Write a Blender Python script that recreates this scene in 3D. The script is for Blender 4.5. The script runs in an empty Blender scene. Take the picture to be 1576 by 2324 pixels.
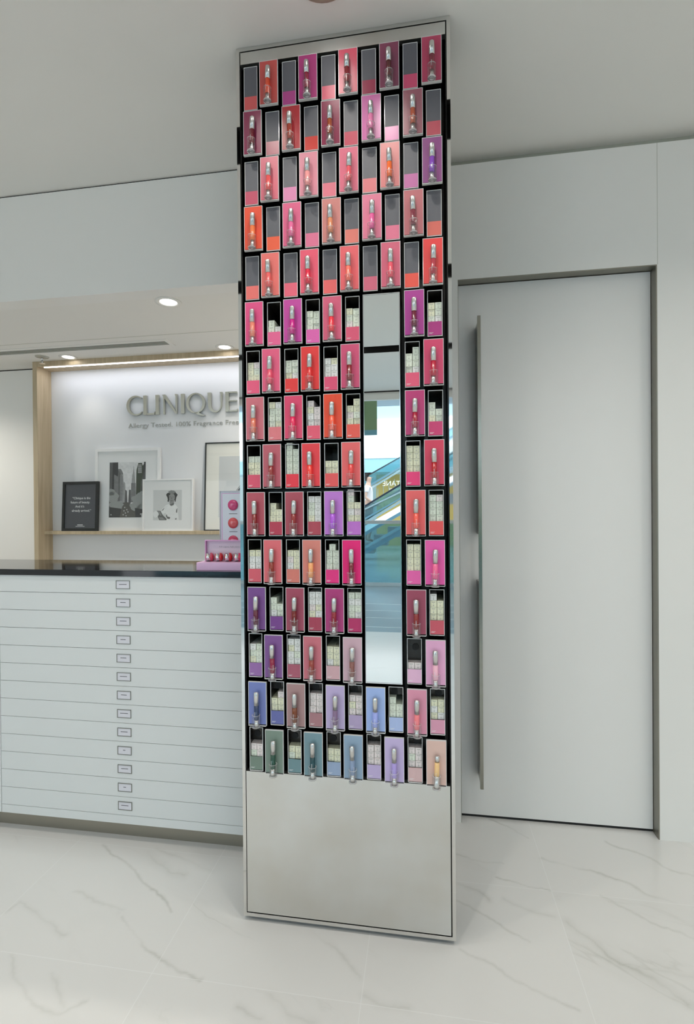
import bpy, math, random
from mathutils import Vector, Matrix
random.seed(7)
PI = math.pi
S = bpy.context.scene
COL = S.collection

# ------------------------------------------------------------------ camera
F_PX, CAM_H = 1128.8, 1.25
yaw, pitch, roll = math.radians(8.8392), math.radians(-0.26908), math.radians(-0.4509)
cam_d = bpy.data.cameras.new('camera'); cam = bpy.data.objects.new('camera', cam_d); COL.objects.link(cam)
cam_d.sensor_fit = 'VERTICAL'; cam_d.sensor_height = 36; cam_d.lens = 36 * F_PX / 2324
cam_d.clip_start = 0.02; cam_d.clip_end = 200
r0 = Vector((math.cos(yaw), math.sin(yaw), 0)); f0 = Vector((-math.sin(yaw), math.cos(yaw), 0)); u0 = Vector((0, 0, 1))
fw = f0 * math.cos(pitch) + u0 * math.sin(pitch); up = u0 * math.cos(pitch) - f0 * math.sin(pitch)
rt = r0 * math.cos(roll) + up * math.sin(roll); up2 = up * math.cos(roll) - r0 * math.sin(roll)
M = Matrix((( rt.x, up2.x, -fw.x, 0), (rt.y, up2.y, -fw.y, 0), (rt.z, up2.z, -fw.z, CAM_H), (0, 0, 0, 1)))
cam.matrix_world = M
S.camera = cam

# ------------------------------------------------------------------ world, exposure
W = bpy.data.worlds.new('world'); S.world = W; W.use_nodes = True
bg = W.node_tree.nodes['Background']; bg.inputs[0].default_value = (0.94, 0.97, 1.0, 1); bg.inputs[1].default_value = 2.6
S.view_settings.view_transform = 'Standard'; S.view_settings.look = 'None'
S.view_settings.exposure = 0.0; S.view_settings.gamma = 1.0
S.cycles.max_bounces = 14; S.cycles.diffuse_bounces = 6; S.cycles.glossy_bounces = 6
S.cycles.transmission_bounces = 6; S.cycles.transparent_max_bounces = 16
S.cycles.caustics_reflective = False; S.cycles.caustics_refractive = False
S.cycles.sample_clamp_indirect = 4.0

ZC = 2.6486          # store ceiling
KA, KB, KC, KM, KW, KS, KD, KL = 0.32, 0.19, 0.04, 0.01, 1.32, 0.34, 0.95, 0.165   # near, middle, rear slot lamps; skylight; world; downlights; added aisle fill lamps; light strip
SLOTS = [(0.96, 1.15), (-0.19, -0.01), (-1.56, -1.38)]
WARM = (1.0, 0.95, 0.86)
NEUT = (1.0, 0.96, 0.88)

def lamp(kind, loc, energy, color=NEUT, target=None, parent=None, **kw):
    d = bpy.data.lights.new('lamp', kind); d.energy = energy; d.color = color
    for k, v in kw.items(): setattr(d, k, v)
    o = bpy.data.objects.new('lamp', d); COL.objects.link(o); o.location = loc
    if target is not None:
        o.rotation_euler = (Vector(target) - Vector(loc)).to_track_quat('-Z', 'Y').to_euler()
    if parent is not None: o.parent = parent
    return o

bg.inputs[1].default_value = 2.6 * KW
# lamps up in the three black ceiling slots (the fittings are built further down)
SPOTS = []
for X, e_ in ((-1.75, 30), (-1.15, 30), (-0.55, 40), (-0.12, 44), (0.45, 30), (1.05, 34), (1.70, 58)):
    SPOTS.append((X, 1.05, e_))
for X in (-3.2, -2.4, -1.6, -0.8, 0.0, 0.8, 1.6):
    SPOTS.append((X, -0.10, 62))
for X in (-3.0, -1.8, -0.6, 0.6, 1.8):
    SPOTS.append((X, -1.47, 55))
for X, Y, e in SPOTS:
    lamp('SPOT', (X, Y, ZC + 0.055), e * (KA if Y > .5 else KB if Y > -1 else KC), NEUT, (X - 0.5, Y + 0.3, 0) if (Y > .5 and X > 1) else (X, Y + (0.25 if Y < 1 else 0.0), 0), spot_size=math.radians(118 if Y > .5 else 150), spot_blend=0.8, shadow_soft_size=0.018 if Y > .5 else 0.035)
# skylight over the mall hall behind the viewer
lamp('AREA', (-1.0, -11.0, 7.9), 1500 * KM, (0.97, 0.975, 1.0), (-1.0, -2.5, 0), shape='RECTANGLE', size=14, size_y=4)

# ------------------------------------------------------------------ materials
def lin(c):
    c = c / 255.0
    return c / 12.92 if c <= 0.04045 else ((c + 0.055) / 1.055) ** 2.4
def rgb(r, g, b): return (lin(r), lin(g), lin(b))
_mc = {}
def mat(name, color, rough=0.5, metal=0.0, spec=0.5, emit=None, estr=0.0, coat=0.0, bump=None, mottle=None):
    key = (name, tuple(round(c, 4) for c in color), rough, metal)
    if key in _mc: return _mc[key]
    m = bpy.data.materials.new(name); m.use_nodes = True
    nt = m.node_tree; b = nt.nodes['Principled BSDF']
    b.inputs['Base Color'].default_value = (*color, 1); b.inputs['Roughness'].default_value = rough
    b.inputs['Metallic'].default_value = metal; b.inputs['Specular IOR Level'].default_value = spec
    if coat: b.inputs['Coat Weight'].default_value = coat; b.inputs['Coat Roughness'].default_value = 0.05
    if emit: b.inputs['Emission Color'].default_value = (*emit, 1); b.inputs['Emission Strength'].default_value = estr
    if mottle:
        sc, amt = mottle
        tc = nt.nodes.new('ShaderNodeTexCoord'); n = nt.nodes.new('ShaderNodeTexNoise'); n.inputs['Scale'].default_value = sc
        n.inputs['Detail'].default_value = 4
        nt.links.new(tc.outputs['Object'], n.inputs['Vector'])
        mx = nt.nodes.new('ShaderNodeMix'); mx.data_type = 'RGBA'
        mx.inputs[6].default_value = (*[c * (1 - amt) for c in color], 1); mx.inputs[7].default_value = (*[min(1, c * (1 + amt)) for c in color], 1)
        nt.links.new(n.outputs['Fac'], mx.inputs[0]); nt.links.new(mx.outputs[2], b.inputs['Base Color'])
    if bump:
        sc, st = bump
        tc = nt.nodes.new('ShaderNodeTexCoord'); n = nt.nodes.new('ShaderNodeTexNoise'); n.inputs['Scale'].default_value = sc
        bp = nt.nodes.new('ShaderNodeBump'); bp.inputs['Strength'].default_value = st; bp.inputs['Distance'].default_value = 0.001
        nt.links.new(tc.outputs['Object'], n.inputs['Vector']); nt.links.new(n.outputs['Fac'], bp.inputs['Height'])
        nt.links.new(bp.outputs['Normal'], b.inputs['Normal'])
    _mc[key] = m; return m

WALL = mat('white_wall_lacquer', (0.88, 0.865, 0.83), 0.32, spec=0.35, mottle=(1.2, 0.01))
CEIL = mat('ceiling_paint', (0.88, 0.865, 0.825), 0.9, spec=0.2, mottle=(1.0, 0.01))
PANELW = mat('niche_white', (0.80, 0.81, 0.82), 0.4, spec=0.3, mottle=(1.0, 0.01))
DOORW = mat('door_white', (0.88, 0.865, 0.835), 0.3, spec=0.4, mottle=(1.0, 0.01))
REVEAL = mat('dark_metal_reveal', rgb(150, 147, 136), 0.35, 0.8, mottle=(8, 0.05))
GAP = mat('shadow_gap_black', (0.012, 0.012, 0.012), 0.7)
GAPG = mat('gap_grey', rgb(185, 185, 172), 0.7, mottle=(3, 0.03))
BLACK = mat('black_acrylic', (0.006, 0.006, 0.0065), 0.22, spec=0.4, mottle=(4, 0.2))
SLOTB = mat('slot_black', (0.01, 0.01, 0.01), 0.6, mottle=(4, 0.2))
FRAME = mat('polished_steel', (0.72, 0.72, 0.70), 0.03, 1.0)
CHROME = mat('chrome', (0.78, 0.78, 0.78), 0.12, 1.0)
ALUM = mat('satin_silver_cap', (0.70, 0.70, 0.69), 0.27, 1.0)
SILV = mat('silver_letters', rgb(212, 210, 198), 0.22, 1.0)
INK = mat('dark_ink', (0.05, 0.05, 0.06), 0.6)
WHINK = mat('white_ink', (0.85, 0.85, 0.85), 0.5)
DGREY = mat('grey_cover', rgb(98, 98, 104), 0.45, mottle=(60, 0.06))
EDGE = mat('acrylic_edge', (0.80, 0.80, 0.79), 0.12, spec=0.8)
LAMPM = mat('lamp_glow', (1, 1, 1), 0.5, emit=(1.0, 0.97, 0.92), estr=9.0)
LEDM = mat('led_glow', (1, 1, 1), 0.5, emit=(0.93, 0.92, 1.0), estr=7.0)
MIRROR = mat('mirror_glass', (0.86, 0.90, 0.89), 0.0, 1.0)
CWHITE = mat('cabinet_white', (0.715, 0.735, 0.73), 0.35, spec=0.4, mottle=(2, 0.01))
TOE = mat('toe_kick_metal', rgb(165, 160, 148), 0.4, 0.9, mottle=(5, 0.06))
CTOP = mat('black_worktop', (0.012, 0.013, 0.016), 0.06, spec=0.5, mottle=(6, 0.2))

def steel_brushed():
    m = bpy.data.materials.new('brushed_steel'); m.use_nodes = True; nt = m.node_tree; b = nt.nodes['Principled BSDF']
    b.inputs['Metallic'].default_value = 1.0
    tc = nt.nodes.new('ShaderNodeTexCoord')
    n1 = nt.nodes.new('ShaderNodeTexNoise'); n1.inputs['Scale'].default_value = 5; n1.inputs['Detail'].default_value = 3
    mp = nt.nodes.new('ShaderNodeMapping'); mp.inputs['Scale'].default_value = (4, 4, 160)
    n2 = nt.nodes.new('ShaderNodeTexNoise'); n2.inputs['Scale'].default_value = 6; n2.inputs['Detail'].default_value = 2
    nt.links.new(tc.outputs['Object'], n1.inputs['Vector']); nt.links.new(tc.outputs['Object'], mp.inputs['Vector'])
    nt.links.new(mp.outputs['Vector'], n2.inputs['Vector'])
    r = nt.nodes.new('ShaderNodeValToRGB'); r.color_ramp.elements[0].position = 0.3; r.color_ramp.elements[1].position = 0.7
    r.color_ramp.elements[0].color = (0.66, 0.645, 0.60, 1); r.color_ramp.elements[1].color = (0.74, 0.745, 0.73, 1)
    nt.links.new(n1.outputs['Fac'], r.inputs['Fac']); nt.links.new(r.outputs['Color'], b.inputs['Base Color'])
    ma = nt.nodes.new('ShaderNodeMapRange'); ma.inputs[3].default_value = 0.30; ma.inputs[4].default_value = 0.44
    nt.links.new(n1.outputs['Fac'], ma.inputs[0]); nt.links.new(ma.outputs[0], b.inputs['Roughness'])
    bp = nt.nodes.new('ShaderNodeBump'); bp.inputs['Strength'].default_value = 0.04; bp.inputs['Distance'].default_value = 0.0005
    nt.links.new(n2.outputs['Fac'], bp.inputs['Height']); nt.links.new(bp.outputs['Normal'], b.inputs['Normal'])
    return m
STEEL = steel_brushed()

def clear(name, tint=(1, 1, 1), refl=0.10, haze=0.06, rough=0.03, hazecol=(0.9, 0.9, 0.9)):
    m = bpy.data.materials.new(name); m.use_nodes = True; nt = m.node_tree
    for n in list(nt.nodes): nt.nodes.remove(n)
    out = nt.nodes.new('ShaderNodeOutputMaterial')
    t = nt.nodes.new('ShaderNodeBsdfTransparent'); t.inputs[0].default_value = (*tint, 1)
    g = nt.nodes.new('ShaderNodeBsdfGlossy'); g.inputs['Roughness'].default_value = rough
    d = nt.nodes.new('ShaderNodeBsdfDiffuse'); d.inputs[0].default_value = (*hazecol, 1)
    lw = nt.nodes.new('ShaderNodeLayerWeight'); lw.inputs[0].default_value = 0.3
    mr = nt.nodes.new('ShaderNodeMapRange'); mr.inputs[3].default_value = refl * 0.5; mr.inputs[4].default_value = min(1, refl * 5)
    nt.links.new(lw.outputs['Fresnel'], mr.inputs[0])
    m1 = nt.nodes.new('ShaderNodeMixShader'); m2 = nt.nodes.new('ShaderNodeMixShader')
    m1.inputs[0].default_value = haze
    nt.links.new(t.outputs[0], m1.inputs[1]); nt.links.new(d.outputs[0], m1.inputs[2])
    nt.links.new(mr.outputs[0], m2.inputs[0]); nt.links.new(m1.outputs[0], m2.inputs[1]); nt.links.new(g.outputs[0], m2.inputs[2])
    nt.links.new(m2.outputs[0], out.inputs[0])
    return m
ACRYL = clear('clear_acrylic', (0.99, 0.99, 0.99), 0.05, 0.035)
RIM = clear('acrylic_rim', (0.95, 0.95, 0.95), 0.12, 0.45)
PICGL = clear('picture_glass', (0.99, 0.995, 0.995), 0.045, 0.0, 0.01)
TEAL = clear('teal_glass', (0.50, 0.74, 0.80), 0.14, 0.14, 0.02, (0.35, 0.62, 0.70))

def marble():
    m = bpy.data.materials.new('white_marble_tiles'); m.use_nodes = True; nt = m.node_tree; b = nt.nodes['Principled BSDF']
    L = nt.links.new
    def N(t, **k):
        n = nt.nodes.new(t)
        for a, v in k.items(): setattr(n, a, v)
        return n
    def math_(op, a, b_=None, c=None, clamp=False):
        n = N('ShaderNodeMath', operation=op); n.use_clamp = clamp
        for i, v in enumerate((a, b_, c)):
            if v is None: continue
            if isinstance(v, (int, float)): n.inputs[i].default_value = v
            else: L(v, n.inputs[i])
        return n.outputs[0]
    tc = N('ShaderNodeTexCoord'); sp = N('ShaderNodeSeparateXYZ'); L(tc.outputs['Object'], sp.inputs[0])
    tx, ty = 0.5695, 0.4584
    ux = math_('DIVIDE', math_('ADD', sp.outputs[0], 0.1677 + 20 * tx), tx); uy = math_('DIVIDE', math_('ADD', sp.outputs[1], -1.2413 + 40 * ty), ty)
    cx_, cy_ = math_('FLOOR', ux), math_('FLOOR', uy)
    fx, fy = math_('FRACT', ux), math_('FRACT', uy)
    ex = math_('MULTIPLY', math_('MINIMUM', fx, math_('SUBTRACT', 1.0, fx)), tx)
    ey = math_('MULTIPLY', math_('MINIMUM', fy, math_('SUBTRACT', 1.0, fy)), ty)
    e = math_('MINIMUM', ex, ey)
    joint = math_('LESS_THAN', e, 0.0009)
    cv = N('ShaderNodeCombineXYZ'); L(cx_, cv.inputs[0]); L(cy_, cv.inputs[1])
    wn = N('ShaderNodeTexWhiteNoise'); L(cv.outputs[0], wn.inputs['Vector'])
    sc = N('ShaderNodeVectorMath', operation='SCALE'); L(wn.outputs['Color'], sc.inputs[0]); sc.inputs['Scale'].default_value = 9.0
    mp0 = N('ShaderNodeMapping'); mp0.inputs['Rotation'].default_value = (0, 0, math.radians(27)); L(tc.outputs['Object'], mp0.inputs[0])
    mp = N('ShaderNodeMapping'); mp.inputs['Scale'].default_value = (0.75, 2.4, 1)
    L(mp0.outputs[0], mp.inputs[0])
    ad = N('ShaderNodeVectorMath', operation='ADD'); L(mp.outputs[0], ad.inputs[0]); L(sc.outputs[0], ad.inputs[1])
    n1 = N('ShaderNodeTexNoise'); n1.inputs['Scale'].default_value = 1.25; n1.inputs['Detail'].default_value = 6; n1.inputs['Roughness'].default_value = 0.55; n1.inputs['Distortion'].default_value = 0.5
    L(ad.outputs[0], n1.inputs['Vector'])
    v = math_('ABSOLUTE', math_('SUBTRACT', n1.outputs['Fac'], 0.5))
    thin = math_('SUBTRACT', 1.0, math_('DIVIDE', v, 0.010), clamp=True)
    wide = math_('SUBTRACT', 1.0, math_('DIVIDE', v, 0.075), clamp=True)
    n2 = N('ShaderNodeTexNoise'); n2.inputs['Scale'].default_value = 2.6; n2.inputs['Detail'].default_value = 2; L(ad.outputs[0], n2.inputs['Vector'])
    msk = math_('MULTIPLY', math_('SUBTRACT', n2.outputs['Fac'], 0.44), 5.0, clamp=True)
    msk = math_('MINIMUM', msk, 1.0); msk = math_('MAXIMUM', msk, 0.0)
    amt = math_('MULTIPLY', math_('ADD', math_('MULTIPLY', thin, 0.30), math_('MULTIPLY', wide, 0.17)), msk)
    att = N('ShaderNodeAttribute'); att.attribute_name = 'vein'
    amt = math_('ADD', math_('MULTIPLY', amt, 0.45), math_('MULTIPLY', att.outputs['Fac'], 0.62), clamp=True)
    mx = N('ShaderNodeMix', data_type='RGBA'); L(amt, mx.inputs[0])
    mx.inputs[6].default_value = (0.825, 0.812, 0.79, 1); mx.inputs[7].default_value = (0.36, 0.36, 0.30, 1)
    mj = N('ShaderNodeMix', data_type='RGBA'); L(math_('MULTIPLY', joint, 0.55), mj.inputs[0]); L(mx.outputs[2], mj.inputs[6]); mj.inputs[7].default_value = (0.95, 0.95, 0.94, 1)
    L(mj.outputs[2], b.inputs['Base Color'])
    b.inputs['Roughness'].default_value = 0.16; b.inputs['Specular IOR Level'].default_value = 0.45
    return m
MARBLE = marble()

def wood():
    m = bpy.data.materials.new('pale_oak'); m.use_nodes = True; nt = m.node_tree; b = nt.nodes['Principled BSDF']
    tc = nt.nodes.new('ShaderNodeTexCoord'); mp = nt.nodes.new('ShaderNodeMapping'); mp.inputs['Scale'].default_value = (26, 26, 1.6)
    n = nt.nodes.new('ShaderNodeTexNoise'); n.inputs['Scale'].default_value = 2.2; n.inputs['Detail'].default_value = 6; n.inputs['Distortion'].default_value = 0.4
    r = nt.nodes.new('ShaderNodeValToRGB'); r.color_ramp.elements[0].position = 0.3; r.color_ramp.elements[1].position = 0.72
    r.color_ramp.elements[0].color = (0.47, 0.37, 0.235, 1); r.color_ramp.elements[1].color = (0.60, 0.49, 0.335, 1)
    nt.links.new(tc.outputs['Object'], mp.inputs[0]); nt.links.new(mp.outputs[0], n.inputs['Vector'])
    nt.links.new(n.outputs['Fac'], r.inputs[0]); nt.links.new(r.outputs[0], b.inputs['Base Color'])
    b.inputs['Roughness'].default_value = 0.5
    return m
WOOD = wood()

# ------------------------------------------------------------------ mesh helpers
class MB:
    def __init__(s): s.v = []; s.f = []; s.mi = []; s.sm = []
    def face(s, idx, mi=0, sm=False): s.f.append(idx); s.mi.append(mi); s.sm.append(sm)
    def box(s, x0, x1, y0, y1, z0, z1, mi=0):
        if x0 > x1: x0, x1 = x1, x0
        if y0 > y1: y0, y1 = y1, y0
        if z0 > z1: z0, z1 = z1, z0
        n = len(s.v)
        s.v += [(x0, y0, z0), (x1, y0, z0), (x1, y1, z0), (x0, y1, z0), (x0, y0, z1), (x1, y0, z1), (x1, y1, z1), (x0, y1, z1)]
        for q in ((0, 3, 2, 1), (4, 5, 6, 7), (0, 1, 5, 4), (1, 2, 6, 5), (2, 3, 7, 6), (3, 0, 4, 7)):
            s.face([n + i for i in q], mi)
        return s
    def lathe(s, prof, c=(0, 0, 0), axis='z', seg=20, mi=0, capb=True, capt=True, mis=None):
        n = len(s.v)
        for k, (r, h) in enumerate(prof):
            for i in range(seg):
                a = 2 * PI * i / seg; p, q = r * math.cos(a), r * math.sin(a)
                s.v.append({'z': (c[0] + p, c[1] + q, c[2] + h), 'y': (c[0] + p, c[1] + h, c[2] - q), 'x': (c[0] + h, c[1] + p, c[2] + q)}[axis])
        for k in range(len(prof) - 1):
            for i in range(seg):
                j = (i + 1) % seg
                s.face([n + k * seg + i, n + k * seg + j, n + (k + 1) * seg + j, n + (k + 1) * seg + i], mis[k] if mis else mi, True)
        if capb: s.face([n + i for i in reversed(range(seg))], mis[0] if mis else mi)
        if capt: s.face([n + (len(prof) - 1) * seg + i for i in range(seg)], mis[-1] if mis else mi)
        return s
    def prism(s, pts, y0, y1, mi=0):
        """polygon in XZ (counter-clockwise seen from -Y) extruded from y0 (front) to y1"""
        n = len(s.v); k = len(pts)
        s.v += [(x, y0, z) for x, z in pts] + [(x, y1, z) for x, z in pts]
        s.face([n + i for i in range(k)], mi); s.face([n + k + i for i in reversed(range(k))], mi)
        for i in range(k):
            j = (i + 1) % k
            s.face([n + i, n + k + i, n + k + j, n + j], mi)
        return s
    def strip(s, outer, inner, y0, y1, mi=0, closed=False):
        """ribbon between two XZ polylines, extruded"""
        k = len(outer)
        for i in range(k if closed else k - 1):
            j = (i + 1) % k
            s.prism([outer[i], inner[i], inner[j], outer[j]], y0, y1, mi)
        return s
    def mesh(s, name, mats):
        me = bpy.data.meshes.new(name); me.from_pydata(s.v, [], s.f); me.update()
        for m in (mats if isinstance(mats, (list, tuple)) else [mats]): me.materials.append(m)
        for p, mi, sm in zip(me.polygons, s.mi, s.sm): p.material_index = mi; p.use_smooth = sm
        return me
    def build(s, name, mats, parent=None, loc=None, bevel=None):
        return link(name, s.mesh(name, mats), parent, loc, bevel)
def link(name, me, parent=None, loc=None, bevel=None):
    o = bpy.data.objects.new(name, me); COL.objects.link(o)
    if parent is not None: o.parent = parent
    if loc is not None: o.location = loc
    if bevel:
        bv = o.modifiers.new('bevel', 'BEVEL'); bv.width = bevel; bv.segments = 2; bv.limit_method = 'ANGLE'
    return o
def tag(o, label=None, cat=None, group=None, kind=None):
    if label: o['label'] = label
    if cat: o['category'] = cat
    if group: o['group'] = group
    if kind: o['kind'] = kind
    return o
def thing(name, label, cat, loc=(0, 0, 0), rot=None, group=None):
    o = bpy.data.objects.new(name, None); COL.objects.link(o); o.location = loc; o.empty_display_size = 0.05
    if rot: o.rotation_euler = rot
    return tag(o, label, cat, group)
def struct(o): o['kind'] = 'structure'; return o
def slot_mat(o, i, m):
    o.material_slots[i].link = 'OBJECT'; o.material_slots[i].material = m
def text_mesh(body, size, ext=0.0, align='LEFT', offset=0.0, spacing=1.0):
    cu = bpy.data.curves.new('text', 'FONT'); cu.body = body; cu.size = size; cu.extrude = ext; cu.align_x = align
    cu.offset = offset; cu.space_character = spacing; cu.resolution_u = 3
    o = bpy.data.objects.new('text', cu); COL.objects.link(o)
    dg = bpy.context.evaluated_depsgraph_get(); dg.update()
    me = bpy.data.meshes.new_from_object(o.evaluated_get(dg), depsgraph=dg)
    bpy.data.objects.remove(o); bpy.data.curves.remove(cu)
    return me
def text_obj(name, body, m, size, loc, parent=None, width=None, ext=0.0004, align='LEFT', rot=(PI / 2, 0, 0), offset=0.0, spacing=1.0):
    me = text_mesh(body, size, ext, align, offset, spacing)
    if width:
        xs = [v.co.x for v in me.vertices]; k = width / (max(xs) - min(xs)); x0 = min(xs) if align == 'LEFT' else 0
        for v in me.vertices: v.co.x = (v.co.x - x0) * k
    me.materials.clear(); me.materials.append(m)
    o = link(name, me, parent, loc); o.rotation_euler = rot
    return o

# ------------------------------------------------------------------ SETTING
XL, XR = -4.2, 2.6
YW, YD = 2.02, 2.0635           # wall face, door face
VEINS = [(1.0, 0.0055, [(0.249, 2.056), (0.32, 2.018), (0.381, 1.961)]),
 (0.5, 0.0044, [(0.106, 1.834), (0.186, 1.813), (0.268, 1.801)]),
 (0.8, 0.0055, [(0.238, 1.737), (0.31, 1.716), (0.399, 1.701)]),
 (0.8, 0.0132, [(0.101, 1.691), (0.154, 1.666), (0.196, 1.631)]),
 (0.8, 0.0055, [(0.096, 1.617), (0.16, 1.577), (0.227, 1.531), (0.294, 1.483)]),
 (0.5, 0.0132, [(0.243, 1.638), (0.311, 1.607), (0.387, 1.591)]),
 (0.7, 0.0088, [(0.402, 1.851), (0.556, 1.819), (0.652, 1.781), (0.713, 1.726), (0.78, 1.7)]),
 (0.8, 0.0066, [(0.662, 1.981), (0.744, 1.94), (0.813, 1.873), (0.891, 1.832)]),
 (0.7, 0.0055, [(0.556, 1.698), (0.608, 1.661), (0.666, 1.614), (0.764, 1.571)]),
 (1.0, 0.0176, [(0.419, 1.578), (0.448, 1.538), (0.488, 1.494), (0.525, 1.454), (0.585, 1.42), (0.627, 1.379), (0.651, 1.36)]),
 (0.5, 0.0132, [(0.418, 1.501), (0.509, 1.459), (0.594, 1.442), (0.701, 1.443)]),
 (0.55, 0.0066, [(0.092, 1.436), (0.174, 1.396), (0.259, 1.345), (0.315, 1.324), (0.373, 1.301)]),
 (0.4, 0.011, [(-0.349, 1.434), (-0.286, 1.41), (-0.18, 1.314)]),
 (0.55, 0.0154, [(-0.16, 1.263), (-0.09, 1.245), (-0.047, 1.241)]),
 (0.8, 0.0066, [(-1.204, 1.693), (-1.087, 1.632), (-0.995, 1.584), (-0.943, 1.538), (-0.851, 1.488), (-0.782, 1.44)]),
 (0.7, 0.022, [(-1.018, 1.677), (-0.882, 1.605), (-0.819, 1.593)]),
 (0.4, 0.0132, [(-0.99, 1.705), (-0.837, 1.661), (-0.734, 1.622)]),
 (0.8, 0.0066, [(-0.928, 1.398), (-0.812, 1.322), (-0.741, 1.293), (-0.669, 1.259), (-0.596, 1.241)]),
 (0.45, 0.0132, [(-1.302, 1.373), (-1.297, 1.411), (-1.152, 1.349), (-1.057, 1.32)]),
 (0.75, 0.0088, [(-1.16, 1.231), (-1.07, 1.158), (-0.979, 1.113), (-0.903, 1.112), (-0.862, 1.149)]),
 (0.4, 0.011, [(-1.011, 1.206), (-0.942, 1.153), (-0.904, 1.129)]),
 (0.6, 0.0132, [(-0.477, 1.192), (-0.408, 1.163)]),
 (0.7, 0.0198, [(-0.4, 1.227), (-0.336, 1.19), (-0.277, 1.177)]),
 (0.4, 0.0088, [(-1.151, 1.475), (-1.0, 1.431), (-0.941, 1.422)])]

def make_floor():
    from mathutils import noise
    gx0, gx1, gy0, gy1, st = -1.75, 1.08, 1.06, 2.10, 0.004
    nx = int(round((gx1 - gx0) / st)); ny = int(round((gy1 - gy0) / st))
    segs = []
    for s_, w_, P in VEINS:
        for i in range(len(P) - 1): segs.append((s_, w_, P[i], P[i + 1]))
    # bin the veins over coarse cells so that each vertex checks only near ones
    cell = 0.06; bins = {}
    for sg in segs:
        s_, w_, a, b = sg; m_ = w_ * 1.6 + 0.02
        for i in range(int((min(a[0], b[0]) - m_ - gx0) // cell), int((max(a[0], b[0]) + m_ - gx0) // cell) + 1):
            for j in range(int((min(a[1], b[1]) - m_ - gy0) // cell), int((max(a[1], b[1]) + m_ - gy0) // cell) + 1):
                bins.setdefault((i, j), []).append(sg)
    V, vals = [], []
    for j in range(ny + 1):
        for i in range(nx + 1):
            x, y = gx0 + (gx1 - gx0) * i / nx, gy0 + (gy1 - gy0) * j / ny
            V.append((x, y, 0)); val = 0.0
            near = bins.get((int((x - gx0) // cell), int((y - gy0) // cell)))
            if near:
                d_ = noise.noise_vector((x * 16, y * 16, 3.3)) * 0.011 + noise.noise_vector((x * 60, y * 60, 1.3)) * 0.004
                px, py = x + d_[0], y + d_[1]
                k = 0.55 + 0.9 * noise.noise((x * 7, y * 7, 9.1)); k = max(0.15, min(1, k))
                for s_, w_, a, b in near:
                    bx, by = b[0] - a[0], b[1] - a[1]
                    t = max(0, min(1, ((px - a[0]) * bx + (py - a[1]) * by) / (bx * bx + by * by)))
                    d = math.hypot(px - a[0] - t * bx, py - a[1] - t * by)
                    q = max(0.0, 1 - d / (w_ * 1.5)) ** 1.6 * 0.62 + max(0.0, 1 - d / 0.0042) * 0.45
                    val = max(val, q * s_ * k)
            vals.append(val)
    F = [(j * (nx + 1) + i, j * (nx + 1) + i + 1, (j + 1) * (nx + 1) + i + 1, (j + 1) * (nx + 1) + i) for j in range(ny) for i in range(nx)]
    def quad(x0, x1, y0, y1, z=0):
        n = len(V); V.extend([(x0, y0, z), (x1, y0, z), (x1, y1, z), (x0, y1, z)]); vals.extend([0, 0, 0, 0]); F.append((n, n + 1, n + 2, n + 3))
    quad(XL, gx0, -2.18, 3.1); quad(gx1, XR, -2.18, 3.1); quad(gx0, gx1, -2.18, gy0); quad(gx0, gx1, gy1, 3.1)
    n = len(V); V.extend([(XL, -2.18, -0.1), (XR, -2.18, -0.1), (XR, 3.1, -0.1), (XL, 3.1, -0.1)]); vals.extend([0] * 4); F.append((n + 3, n + 2, n + 1, n))
    me = bpy.data.meshes.new('floor'); me.from_pydata(V, [], F); me.update(); me.materials.append(MARBLE)
    at = me.attributes.new('vein', 'FLOAT', 'POINT'); at.data.foreach_set('value', vals)
    return link('floor', me)
struct(make_floor())
# ceiling with three slots
c = MB(); ys = [-3.01]
for a, b in sorted(SLOTS): ys += [a, b]
ys.append(2.10)
for i in range(0, len(ys), 2): c.box(XL, XR, ys[i], ys[i + 1], ZC, ZC + 0.14)
c.box(XL, XR, -3.01, 2.10, ZC + 0.14, ZC + 0.2)
struct(c.build('ceiling', CEIL))
for k, (a, b) in enumerate(SLOTS):
    m = MB(); t = 0.004
    m.box(XL, XR, a, a + t, ZC + 0.001, ZC + 0.135); m.box(XL, XR, b - t, b, ZC + 0.001, ZC + 0.135); m.box(XL, XR, a + t, b - t, ZC + 0.13, ZC + 0.135)
    struct(m.build('trim_%d' % (k + 1), SLOTB))
# right hand wall with its recessed door
w = MB()
w.box(-0.50, 0.137, YW, 2.12, 0, 2.610); w.box(0.8665, XR, YW, 2.12, 0, 2.610); w.box(0.137, 0.8665, YW, 2.12, 2.1575, 2.610)
w.box(-0.50, XR, 2.066, 2.12, 2.610, ZC)
struct(w.build('wall_back_right', WALL))
struct(MB().box(-0.50, XR, 2.060, 2.066, 2.6101, ZC - 0.0001).build('trim_4', GAPG))
j = MB(); j.box(0.8625, 0.8665, YW + 0.0005, YD + 0.012, 0.0, 2.1575); j.box(0.137, 0.8625, YW + 0.0005, YD + 0.012, 2.1535, 2.1575); j.box(0.137, 0.139, YW + 0.0005, YD + 0.012, 0.0, 2.1535)
struct(j.build('trim_5', REVEAL))
struct(MB().box(0.8675, 0.8688, YW - 0.0004, YW + 0.001, 2.1575, 2.610).build('trim_6', GAPG))
struct(MB().box(0.1390, 0.8625, 2.09, 2.118, 0.0001, 2.1535).build('trim_7', GAP))
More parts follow.
